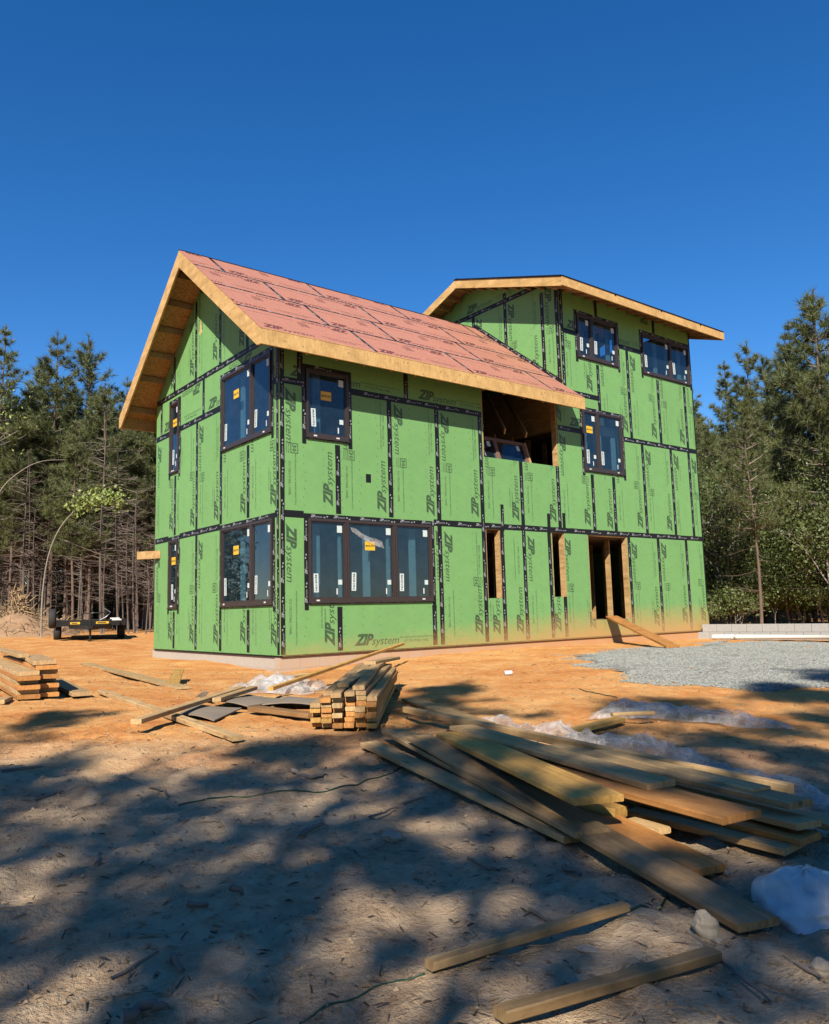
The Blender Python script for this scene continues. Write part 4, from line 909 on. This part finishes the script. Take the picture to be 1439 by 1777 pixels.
for x, y, z, a, b in zip(px, py, pz, jx, jy):
    if not inside(x+a, y+b): continue
    s = rr.uniform(.009, .026)*(1 if x < 11 else 1.5); t_ = rr.uniform(0, 6.28); V = [(x, y, z+s*.9)]
    for k in range(3): V.append((x+s*math.cos(t_+k*2.09+rr.uniform(-.3, .3)), y+s*math.sin(t_+k*2.09), z+s*rr.uniform(.1, .5)))
    V.append((x, y, z-.01)); gr.add(V, TET)
tag(gr.obj('gravel', GRAV), 'grey crushed gravel spread beside the house', 'gravel', kind='stuff')
pad = MB(); gxs = np.arange(min(xs), max(xs), .25); gys = np.arange(min(ys), max(ys), .25); V = []; F_ = []
for x in gxs:
    for y in gys:
        if inside(x+.12, y+.12) and inside(x+.12+.3, y) and inside(x-.2, y) and inside(x, y-.2):
            n = len(V); q = [(x, y), (x+.25, y), (x+.25, y+.25), (x, y+.25)]; V += [(a, b, gz(a, b)+.008) for a, b in q]; F_.append((n, n+1, n+2, n+3))
GB = plain('gravel_bed', (.24, .235, .2), .95, .4, 30); tag(obj('gravel_bed', mesh('gravel_bed', V, F_, GB)), kind='structure')
wa = gp(1236, 1108); wbp = gp(1439, 1114); dv = (wbp-wa); dv.z = 0; dv.normalize()
bw = tag(empty('block_wall', wa), 'low grey concrete block wall beyond the gravel', 'wall'); bb = MB(); bb.box((0, -.1, 0), (.39, .1, .195)); BM = bb.mesh('block', CMUG); ang = math.atan2(dv.y, dv.x)
for c in range(2):
    for i in range(-1, 19):
        o = obj('block', BM, bw); p = dv*(.4*i+(.2 if c else 0)); o.location = (p.x, p.y, .2*c-.02); o.rotation_euler.z = ang
nrm = Vector((dv.y, -dv.x, 0)); nrm = nrm if nrm.dot(Vector(CAM)-wa) > 0 else -nrm
pp = MB(); a = wa+nrm*.35+dv*.2; pp.tube([a+Vector((0, 0, .06)), a+dv*1.5+Vector((0, 0, .062)), a+dv*3.6+Vector((0, 0, .06))], .055, 14)
pp.tube([a+dv*.5+Vector((0, 0, .06)), a+dv*.62+Vector((0, 0, .06))], .066, 14); tag(pp.obj('drain_pipe', PVC, smooth=True), 'white plastic drain pipe lying before the block wall', 'pipe')
# ------------------------------------------------------------------ trailer
tl = gp(97, 1113); tr_ = gp(213, 1110); mid = (tl+tr_)/2; axx = (tr_-tl); axx.z = 0; TWd = axx.length; axx.normalize(); ta = math.atan2(axx.y, axx.x)
trl = tag(empty('utility_trailer', (mid.x, mid.y, mid.z)), 'black flatbed utility trailer parked at the forest edge', 'trailer'); trl.rotation_euler.z = ta
hw = TWd/2; S = TWd/2.2
f = MB(); f.box((-hw+.12, -.25, .52*S), (hw-.12, -.13, .72*S)); f.box((-hw+.12, -.13, .56*S), (-hw+.22, 3.8, .7*S)); f.box((hw-.22, -.13, .56*S), (hw-.12, 3.8, .7*S))
for k in range(5): f.box((-hw+.22, .3+k*.8, .57*S), (hw-.22, .38+k*.8, .66*S))
f.obj('frame', BLACKMETAL, trl); f = MB(); f.box((-hw+.13, -.12, .705*S), (hw-.13, 3.8, .74*S)); f.obj('deck', wood_mat('trailer_deck', (.10, .08, .06), (.05, .04, .03)), trl)
f = MB(); f.bar((-.62, -.22, .5*S), (0, -1.25, .46*S), .09, .13); f.bar((.62, -.22, .5*S), (0, -1.25, .46*S), .09, .13); f.box((-.06, -1.45, .42*S), (.06, -1.2, .52*S)); f.obj('tongue', BLACKMETAL, trl)
f = MB(); f.tube([(0, -1.0, .0), (0, -1.0, .95*S)], .035, 10); f.box((-.07, -1.07, 0), (.07, -.93, .02)); f.tube([(0, -1.0, .93*S), (.1, -1.0, .98*S)], .015, 6); f.obj('jack', BLACKMETAL, trl)
f = MB(); f.tube([(-.3, -.2, .95*S), (hw-.5, -.2, .98*S)], .02, 6); f.tube([(-.25, -.2, .7*S), (-.25, -.2, .96*S)], .02, 6); f.tube([(hw-.55, -.2, .7*S), (hw-.55, -.2, .97*S)], .02, 6); f.obj('headboard_rail', BLACKMETAL, trl)
f = MB(); f.tube([(hw-.75, -.26, .7*S), (hw-.55, -.3, .82*S), (hw-.42, -.3, .98*S), (hw-.65, -.28, 1.15*S)], .02, 6); f.obj('winch_strap', STEEL, trl)
def wheel(x, y, z, r, par):
    f = MB(); M = Matrix.Translation((x, y, z)) @ Matrix.Rotation(math.pi/2, 4, 'Y'); f.lathe([(r*.55, -.1), (r*.9, -.11), (r, -.07), (r, .07), (r*.9, .11), (r*.55, .1)], 26, 0, M); wv = f.obj('wheel', RUBBER, par, True)
    f = MB(); f.lathe([(0, -.05), (r*.3, -.06), (r*.56, -.09), (r*.56, .09), (r*.3, .06), (0, .05)], 20, 0, M); f.obj('rim', STEEL, wv, True)
for x in (-hw, hw):
    for y in (1.2, 2.0): wheel(x, y, .33*S, .33*S, trl)
    f = MB(); f.box((x-.13, .75, .72*S), (x+.13, 2.45, .75*S)); f.box((x-.13, .75, .5*S), (x+.13, .78, .72*S)); f.obj('fender', BLACKMETAL, trl)
wheel(-hw-.12, -.1, .8*S, .34*S, trl)
for x, ww in ((-.62, .3), (.18, .4)):
    f = MB(); f.box((x, -.256, .585*S), (x+ww, -.251, .66*S)); f.box((x+.04, -.259, .605*S), (x+ww-.08, -.257, .64*S), 1); f.obj('decal', [YELLOW, BLACKINK], trl)
for x, z in ((.62, .74), (.68, .69)):
    f = MB(); f.box((x, -.257, z*S), (x+.3, -.252, (z+.045)*S)); f.obj('reflector', TAGW, trl)
# ------------------------------------------------------------------ trees
def pine_parts(seed, H, base, R, dens=1.0, dead=True, needle=1.0, pads=0):
    r = random.Random(seed); rn = np.random.default_rng(seed); tk = MB(); n = 12; lean = (r.uniform(-.02, .02), r.uniform(-.02, .02))
    ctr = lambda z: Vector((lean[0]*z+.06*math.sin(z*.7+seed), lean[1]*z+.06*math.cos(z*.5+seed), z)); r0 = .0068*H
    tk.tube([ctr(H*i/n) for i in range(n+1)], [r0*(1-.9*i/n)+.008 for i in range(n+1)], 8)
    if dead:
        for _ in range(int(26)):
            z = r.uniform(.1, base+.12)*H; a = r.uniform(0, 6.28); l = r.uniform(.35, 1.7)*R*.5; d = Vector((math.cos(a), math.sin(a), r.uniform(-.25, .35))); p = ctr(z)
            tk.tube([p, p+d*l*.5+Vector((0, 0, -.04)), p+d*l+Vector((0, 0, r.uniform(-.2, .15)))], [.016, .01, .004], 4)
    br = MB(); C = []; D = []; z = base*H
    while z < H*.985:
        s = (z/H-base)/(1-base); Lb = R*(1-s)**.75*(.45+.55*min(1, s*3.5+.35))+.12
        for k in range(r.randint(4, 6)):
            if r.random() < .12: continue
            a = r.uniform(0, 6.28); l = Lb*r.uniform(.65, 1.12); rise = .15+.55*s+r.uniform(-.12, .18); p = ctr(z); d = Vector((math.cos(a), math.sin(a), rise)).normalized(); q = p+d*l*.55; e = p+d*l+Vector((0, 0, .12*l))
            br.tube([p, q, e], [.012+.012*l, .01+.005*l, .005], 4)
            if pads:
                for _ in range(pads):
                    t_ = r.uniform(.35, 1.0); b = p.lerp(e, t_)+Vector((r.gauss(0, .22), r.gauss(0, .22), r.gauss(0, .12)))*l*.5
                    for _ in range(int(9*dens)): C.append(b+Vector((r.gauss(0, .15), r.gauss(0, .15), r.gauss(0, .1)))); D.append((d+Vector((r.gauss(0, .6), r.gauss(0, .6), .5))).normalized())
                continue
            for j in range(max(3, int(l*5.2*dens))):
                t_ = r.uniform(.28, 1.02); b = (p.lerp(q, t_/.55) if t_ < .55 else q.lerp(e, (t_-.55)/.45)); side = Vector((r.gauss(0, 1), r.gauss(0, 1), r.gauss(.15, .6))).normalized()*r.uniform(0, .34*l*(1.1-t_*.6)); C.append(b+side); D.append((d*.9+side.normalized()*.7+Vector((0, 0, .35))).normalized())
        z += H*.034*r.uniform(.75, 1.3)
    C.append(ctr(H)); D.append(Vector((0, 0, 1)))
    C = np.array([tuple(c) for c in C]); D = np.array([tuple(c) for c in D]); B = 22; m_ = len(C)*B
    Cc = np.repeat(C, B, 0); Dd = np.repeat(D, B, 0); dr = Dd*.75+rn.normal(0, .62, (m_, 3)); dr /= np.linalg.norm(dr, axis=1)[:, None]
    ln = rn.uniform(.15, .3, (m_, 1))*needle; sd_ = np.cross(dr, rn.normal(0, 1, (m_, 3))); sd_ /= np.linalg.norm(sd_, axis=1)[:, None]; wd = .0095*needle*rn.uniform(.7, 1.3, (m_, 1))
    o = Cc-Dd*rn.uniform(0, .12, (m_, 1)); V = np.stack([o-sd_*wd, o+sd_*wd, o+dr*ln], 1).reshape(-1, 3)
    tm = tk.mesh('trunk', BARK, True); nb = len(br.v); Vall = [tuple(v) for v in br.v]+[tuple(v) for v in V]; Fall = br.f+[(nb+3*i, nb+3*i+1, nb+3*i+2) for i in range(m_)]
    cm = mesh('crown', Vall, Fall, [DEADWOOD, NEEDLE], [0]*len(br.f)+[1]*m_); return tm, cm
def leafy_parts(seed, H, R, nl, leaf=.09, mat=LEAF, low=.1):
    r = random.Random(seed); rn = np.random.default_rng(seed); tk = MB(); tips = []
    def grow_(p, d, l, rad, lev):
        q = p+d*l+Vector((r.gauss(0, .06), r.gauss(0, .06), 0))*l; tk.tube([p, p.lerp(q, .5)+Vector((r.gauss(0, .04), r.gauss(0, .04), 0))*l, q], [rad, rad*.8, rad*.6], 5)
        if lev == 0: tips.append(q); return
        for _ in range(r.randint(2, 4)): grow_(p.lerp(q, r.uniform(.45, 1)), (d+Vector((r.gauss(0, .6), r.gauss(0, .6), r.gauss(.05, .3)))).normalized(), l*r.uniform(.5, .75), rad*.55, lev-1); 
        tips.append(q)
    for _ in range(r.randint(1, 3)): grow_(Vector((0, 0, 0)), Vector((r.gauss(0, .18), r.gauss(0, .18), 1)).normalized(), H*.42, .008*H+.006, 3)
    T = np.array([tuple(t) for t in tips]); T = T[T[:, 2] > low*H]; k = rn.integers(0, len(T), nl); C = T[k]+rn.normal(0, 1, (nl, 3))*np.array([R*.2, R*.2, H*.06])
    nn = rn.normal(0, 1, (nl, 3))+np.array([0, 0, .7]); nn /= np.linalg.norm(nn, axis=1)[:, None]; a = np.cross(nn, rn.normal(0, 1, (nl, 3))); a /= np.linalg.norm(a, axis=1)[:, None]; b = np.cross(nn, a); s = leaf*rn.uniform(.6, 1.3, (nl, 1))
    V = np.stack([C-a*s, C-b*s*.5, C+a*s, C+b*s*.5], 1).reshape(-1, 3); F_ = [(4*i, 4*i+1, 4*i+2, 4*i+3) for i in range(nl)]
    return tk.mesh('trunk', GREYBARK, True), mesh('crown', V, F_, mat)
def tree(name, parts, loc, s, rz, label, cat='tree', group=None):
    t_ = empty(name, loc); t_.scale = (s, s, s); t_.rotation_euler.z = rz; obj('trunk', parts[0], t_); obj('crown', parts[1], t_); return tag(t_, label, cat, group)
PINES = [pine_parts(11, 14, .42, 2.3, 2.0, needle=1.25), pine_parts(12, 15, .48, 2.1, 2.0, needle=1.25), pine_parts(13, 13, .36, 2.5, 1.9, needle=1.25), pine_parts(14, 14, .55, 1.9, 2.0, needle=1.25), pine_parts(15, 12, .3, 2.6, 2.2, needle=1.3)]
SHP = [pine_parts(61, 15, .35, 2.9, .8, True, 1.45, 1), pine_parts(62, 16, .4, 2.7, .8, True, 1.45, 1), pine_parts(63, 15, .5, 2.2, .8, True, 1.45, 1)]
PH = [14, 15, 13, 14, 12]
THIN = pine_parts(21, 9.5, .45, 2.2, 1.5)
SHRUBS = [leafy_parts(31, 3.0, 1.6, 2600, .06), leafy_parts(32, 4.5, 2.0, 3600, .065), leafy_parts(33, 2.0, 1.2, 1800, .055)]
BROAD = [leafy_parts(41, 9, 4.2, 11000, .075), leafy_parts(42, 11, 4.5, 12000, .075)]
rf = random.Random(5)
def gpd(u, dist):
    d = _f+_r*(u-719.5)/FPX-_u*(1065-888.5)/FPX; p = CAM+d*dist; return Vector((p[0], p[1], gz(p[0], p[1])))
def pine_at(u, dist, top, k, label, group=None):
    p = gpd(u, dist); q = at(u, top, dist); h = q.z-p.z; return tree('pine_tree', PINES[k], p, h/PH[k], rf.uniform(0, 6.28), label, group=group)
POLEBARK = plain('brown_pole_bark', (.12, .09, .07), .9, .4, 5)
def pole_parts(seed, H):
    r = random.Random(seed); tk = MB(); n = 9; ctr = lambda z: Vector((.12*math.sin(z*.5+seed)+.02*z*math.sin(seed), .12*math.cos(z*.4+seed)+.02*z*math.cos(seed*2), z))
    tk.tube([ctr(H*i/n) for i in range(n+1)], [.045*(1-.8*i/n)+.004 for i in range(n+1)], 6); br = MB()
    for _ in range(46):
        z = r.uniform(.25, 1)*H; a = r.uniform(0, 6.28); l = r.uniform(.3, 1.3); d = Vector((math.cos(a), math.sin(a), r.uniform(-.1, .6))); p = ctr(z); q = p+d*l*.5+Vector((0, 0, -.05)); e = p+d*l+Vector((0, 0, r.uniform(-.25, .15)))
        br.tube([p, q, e], [.012, .008, .003], 3)
        for _ in range(2): k = q.lerp(e, r.random()); br.tube([k, k+Vector((r.gauss(0, .3), r.gauss(0, .3), r.gauss(.05, .2)))], [.005, .002], 3)
    return tk.mesh('trunk', POLEBARK, True), br.mesh('crown', DEADWOOD)
POLES = [pole_parts(71, 7), pole_parts(72, 6), pole_parts(73, 8)]
for i in range(90):
    u = rf.uniform(-110, 300); d_ = rf.uniform(31.5, 42); tree('bare_sapling', POLES[i % 3], gpd(u, d_), rf.uniform(.6, 1.15), rf.uniform(0, 6), 'thin bare sapling among the trunks of the left forest', group='bare left saplings')
# named pines of the left skyline
for u, d_, top, k, lab in ((-14, 33, 545, 1, 'pine at the left edge with broadleaf sprays before it'), (86, 35, 556, 0, 'tall dense pine second from the left on the skyline'), (150, 36, 562, 2, 'pointed pine standing alone above the trailer'), (206, 38, 642, 3, 'lower pine just left of the house eave'), (52, 37, 610, 4, 'lower bushy pine between the two leftmost skyline pines'), (120, 39, 640, 3, 'lower pine between the two highest left pines'), (242, 40, 690, 1, 'pine half hidden by the left eave'), (178, 40, 655, 0, 'pine behind the pointed one above the trailer')):
    pine_at(u, d_, top, k, lab)
for i in range(105):
    d_ = 33+30*(i/105)+rf.uniform(-1, 1); u = rf.uniform(-160, 340); pine_at(u, d_, rf.uniform(640, 760)+ (d_-33)*2, rf.randrange(5), 'slender pine within the dark forest behind the trailer', 'left forest pines')
# right forest
for u, d_, top, k, lab in ((1445, 27, 480, 4, 'tallest dark pine at the right edge'), (1400, 30, 560, 2, 'dark pine left of the tallest one at right'), (1330, 32, 575, 0, 'pointed pine rising midway between tower and right edge'), (1285, 34, 612, 1, 'pine behind the bare slender one'), (1415, 33, 535, 1, 'dense pine crowding the tallest one from behind'), (1372, 34, 600, 4, 'bushy pine in the gap left of the right edge group'), (1228, 38, 655, 3, 'distant pine just right of the tower'), (1480, 29, 520, 0, 'pine beyond the right edge of the picture')):
    pine_at(u, d_, top, k, lab)
p = gpd(1320, 25); tree('pine_tree', THIN, p, (at(1300, 690, 25).z-p.z)/9.5, 1.0, 'slender bare-trunked young pine standing before the right forest')
for i in range(55):
    d_ = 31+26*(i/55); u = rf.uniform(1150, 1640); pine_at(u, d_, rf.uniform(660, 800), rf.randrange(5), 'pine deep in the forest right of the tower', 'right forest pines')
for i, (u, d_, top, k) in enumerate(((1442, 25, 740, 0), (1256, 30, 740, 1), (1395, 29, 860, 0), (1225, 34, 740, 1), (1500, 26, 700, 1), (1345, 32, 800, 0))):
    p = gpd(u, d_); tree('broadleaf_tree', BROAD[k], p, (at(u, top, d_).z-p.z)/(9, 11)[k], rf.uniform(0, 6), ['leafy tree at the right edge under the tallest pine', 'leafy tree just right of the tower wall', 'leafy tree below the dark right pine', 'leafy tree half behind the tower wall', 'leafy tree beyond the right picture edge', 'leafy tree behind the slender bare pine'][i])
for i in range(40):
    u = rf.uniform(1200, 1580); d_ = rf.uniform(27, 35); tree('shrub', SHRUBS[i % 3], gpd(u, d_), rf.uniform(.6, 1.2), rf.uniform(0, 6), 'leafy undergrowth shrub at the foot of the right forest', 'shrub', 'right undergrowth shrubs')
for i in range(26):
    u = rf.uniform(-80, 300); d_ = rf.uniform(37, 50); tree('shrub', SHRUBS[i % 3], gpd(u, d_), rf.uniform(.5, 1.1), rf.uniform(0, 6), 'shrub in the dark undergrowth of the left forest', 'shrub', 'left undergrowth shrubs')
# far wood closing the view between the trunks
def far_wood():
    rn = np.random.default_rng(4); n = 90000; a = rn.uniform(-.95, 1.0, n)+YAW; d = rn.uniform(66, 84, n); x = CAM[0]+np.sin(a)*d; y = CAM[1]+np.cos(a)*d; z = .2+rn.uniform(0, 1, n)**1.3*(9.5+2*np.sin(a*23))
    C = np.stack([x, y, z], 1); A = rn.normal(0, 1, (n, 3)); A /= np.linalg.norm(A, axis=1)[:, None]; B = np.cross(A, rn.normal(0, 1, (n, 3))); B /= np.linalg.norm(B, axis=1)[:, None]; s = rn.uniform(.25, .6, (n, 1))
    V = np.stack([C-A*s, C+B*s*.5, C+A*s], 1).reshape(-1, 3); return mesh('far_wood', V, [(3*i, 3*i+1, 3*i+2) for i in range(n)], NEEDLE)
tag(obj('far_wood', far_wood()), 'dark mass of distant woodland behind the trunks', 'woodland', kind='stuff')
# bent sapling
def sapling(base_u, dist, pts, label, leaves, bark=GREYBARK, r=.035):
    P = [at(u, v, dist) for u, v in pts]; P[0].z = gz(P[0].x, P[0].y); root = P[0].copy(); mb = MB(); Q = []
    for i in range(len(P)-1):
        a, b, c, d = P[max(i-1, 0)], P[i], P[i+1], P[min(i+2, len(P)-1)]
        for k in range(5): t_ = k/5; Q.append(.5*((2*b)+(c-a)*t_+(2*a-5*b+4*c-d)*t_*t_+(3*b-a-3*c+d)*t_**3)-root)
    Q.append(P[-1]-root); mb.tube(Q, [r*(1-.8*i/len(Q)) for i in range(len(Q))], 6); t_ = empty('sapling', root); mb.obj('trunk', bark, t_, True)
    if leaves:
        rn = np.random.default_rng(8); k = rn.integers(int(len(Q)*.62), len(Q), leaves); C = np.array([tuple(Q[i]) for i in k])+rn.normal(0, .2, (leaves, 3)); A = rn.normal(0, 1, (leaves, 3)); A /= np.linalg.norm(A, axis=1)[:, None]; B = np.cross(A, rn.normal(0, 1, (leaves, 3))); B /= np.linalg.norm(B, axis=1)[:, None]; s = rn.uniform(.045, .09, (leaves, 1))
        V = np.stack([C-A*s, C-B*s*.6, C+A*s, C+B*s*.6], 1).reshape(-1, 3); obj('crown', mesh('crown', V, [(4*i, 4*i+1, 4*i+2, 4*i+3) for i in range(leaves)], PALELEAF), t_)
    return tag(t_, label, 'tree')
sapling(72, 29, [(72, 1085), (74, 1030), (84, 965), (105, 915), (140, 878), (175, 862), (207, 866)], 'bent sapling with fresh green leaves arching over the trailer', 520)
sapling(0, 30, [(-12, 1085), (-8, 900), (2, 850), (40, 815), (75, 800), (115, 798)], 'bare pale branch arching in from the left edge', 0, r=.03)
t_ = leafy_parts(51, 11, 3.0, 2600, .06, PALELEAF, .62); p = gpd(-95, 30); tree('broadleaf_tree', t_, p, (at(0, 500, 30).z-p.z)/11, 2., 'sparse pale-leaved tree at the left edge')
# brush pile
def brush():
    c = gpd(30, 31); r = random.Random(9); t_ = empty('brush_pile', c); V = []; n, m_ = 10, 22
    for i in range(n+1):
        for j in range(m_):
            ph = 2*math.pi*j/m_; rr_ = i/n; k = float(vnoise(math.cos(ph)*3*rr_+5, math.sin(ph)*3*rr_+5, 2)); V.append((math.cos(ph)*2.4*rr_, math.sin(ph)*1.6*rr_, (1-rr_**1.5)*(.75+.7*k)-.06))
    obj('mound', mesh('mound', V, [(i*m_+j, (i+1)*m_+j, (i+1)*m_+(j+1) % m_, i*m_+(j+1) % m_) for i in range(n) for j in range(m_)], plain('dry_mound_soil', (.36, .22, .12), .95, .5, 3), smooth=True), t_)
    mb = MB()
    for _ in range(420):
        a = r.uniform(0, 6.28); q = r.random()**.6; x, y = math.cos(a)*2.4*q, math.sin(a)*1.6*q; z = (1-q**1.5)*.9; d = Vector((r.gauss(0, 1), r.gauss(0, 1), r.gauss(.3, .5))).normalized()*r.uniform(.25, .9); mb.tube([(x, y, z), Vector((x, y, z))+d*.5+Vector((0, 0, .05)), Vector((x, y, z))+d], [.014, .01, .004], 3)
    for _ in range(160):
        x, y = r.gauss(-.1, .25), r.gauss(-.3, .2); z = r.uniform(.5, 1.75); d = Vector((r.gauss(0, .6), r.gauss(0, .6), r.gauss(0, .8))).normalized()*r.uniform(.2, .5); mb.tube([(x*(2-z), y, z), Vector((x*(2-z), y, z))+d], [.025, .008], 4)
    o = mb.obj('branches', STRAW, t_); o['kind'] = 'stuff'; return tag(t_, 'heap of uprooted roots and dry brush at the left edge', 'brush pile')
brush()
# ------------------------------------------------------------------ shade trees standing behind the camera, between it and the sun
gd = Vector((SUN_TRAVEL.x, SUN_TRAVEL.y, 0)).normalized(); lt = Vector((gd.y, -gd.x, 0))
SHADE = [(7, -1.2, 10.8, 2), (8, 3.9, 12.4, 2), (6, 1.7, 6.4, 0), (8, 3.4, 8.2, 1), (6, -4.3, 7.2, 0), (8, -6.4, 8.0, 1), (8.5, -1.8, 6.2, 1), (6, 6.4, 9.5, 1), (7, -.3, 6.0, 0), (9, 1.2, 4.4, 2), (9.5, -3.2, 5.2, 2), (8, 1.0, 9.3, 2), (7, 2.6, 10.6, 2), (7.5, -2.9, 4.8, 1), (8, -1.0, 3.3, 0)]
for i, (b, l, s_, k) in enumerate(SHADE):
    p = Vector(CAM)-gd*b+lt*l; p.z = gz(p.x, p.y); h = (s_+b)*math.tan(SUN_EL); tree('pine_tree', SHP[k], p, h/(15, 16, 15)[k], i*1.3, 'pine standing behind the camera whose crown shades the dirt', group='shade pines behind the viewpoint')
# unseen pines added behind the shade pines to screen low sky from the walls
for i in range(64):
    b, l = rf.uniform(21, 34), rf.uniform(-34, 34); p = Vector(CAM)-gd*b+lt*l; p.z = gz(p.x, p.y); k = rf.randrange(5); h = rf.uniform(.84, .95)*min(17.5, (b-.5)*math.tan(SUN_EL)+rf.uniform(0, 1))
    tree('pine_tree', PINES[k], p, h/PH[k], rf.uniform(0, 6), 'unseen pine added behind the viewpoint to block low sky', group='wood behind the viewpoint')
# ------------------------------------------------------------------ ground litter (twigs, needles, pebbles)
def litter():
    rn = random.Random(12); mb = MB(); n = 14000; dd = 1.6+RNG.random(n)**1.5*15; aa = YAW+RNG.uniform(-.62, .62, n); xx, yy = CAM[0]+np.sin(aa)*dd, CAM[1]+np.cos(aa)*dd; zz = ground(xx, yy)
    for d, x, y, z0 in zip(dd, xx, yy, zz):
        if (x > -.3 and y > -.4): continue
        k = rn.random(); far = d > 7
        if far and rn.random() < .5: continue
        if k < .32:
            l = rn.uniform(.012, .06)*(1 if rn.random() < .94 else 3); w_ = rn.uniform(.0012, .003)*(1+d*.1); b = rn.uniform(0, 6.28); e = Vector((math.cos(b)*l, math.sin(b)*l, rn.uniform(-.004, .012))); s = Vector((-math.sin(b)*w_, math.cos(b)*w_, 0)); P = Vector((x, y, z0+.004)); mb.add([P-s, P+s, P+e+s*.5, P+e-s*.5, P+e*.5+Vector((0, 0, w_*1.6))], [(0, 1, 4), (1, 2, 4), (2, 3, 4), (3, 0, 4)], rn.choice([0, 1, 1]))
        else:
            s = rn.uniform(.003, .012)*(1+.04*d); b = rn.uniform(0, 6); z = z0; V = [(x, y, z+s*.8)]
            for q in range(4): V.append((x+s*math.cos(b+q*1.57)*rn.uniform(.7, 1.2), y+s*math.sin(b+q*1.57), z+s*rn.uniform(0, .3)))
            mb.add(V, [(0, 1, 2), (0, 2, 3), (0, 3, 4), (0, 4, 1)], 2 if rn.random() < .7 else 1)
    return mb.obj('ground_litter', [plain('dark_litter', (.07, .045, .03), .9, .4), plain('tan_litter', (.30, .2, .11), .9, .5), plain('pebbles', (.36, .26, .16), .9, .6, 20)])
tag(litter(), 'twigs, needles and pebbles strewn over the dirt', 'litter', kind='stuff')
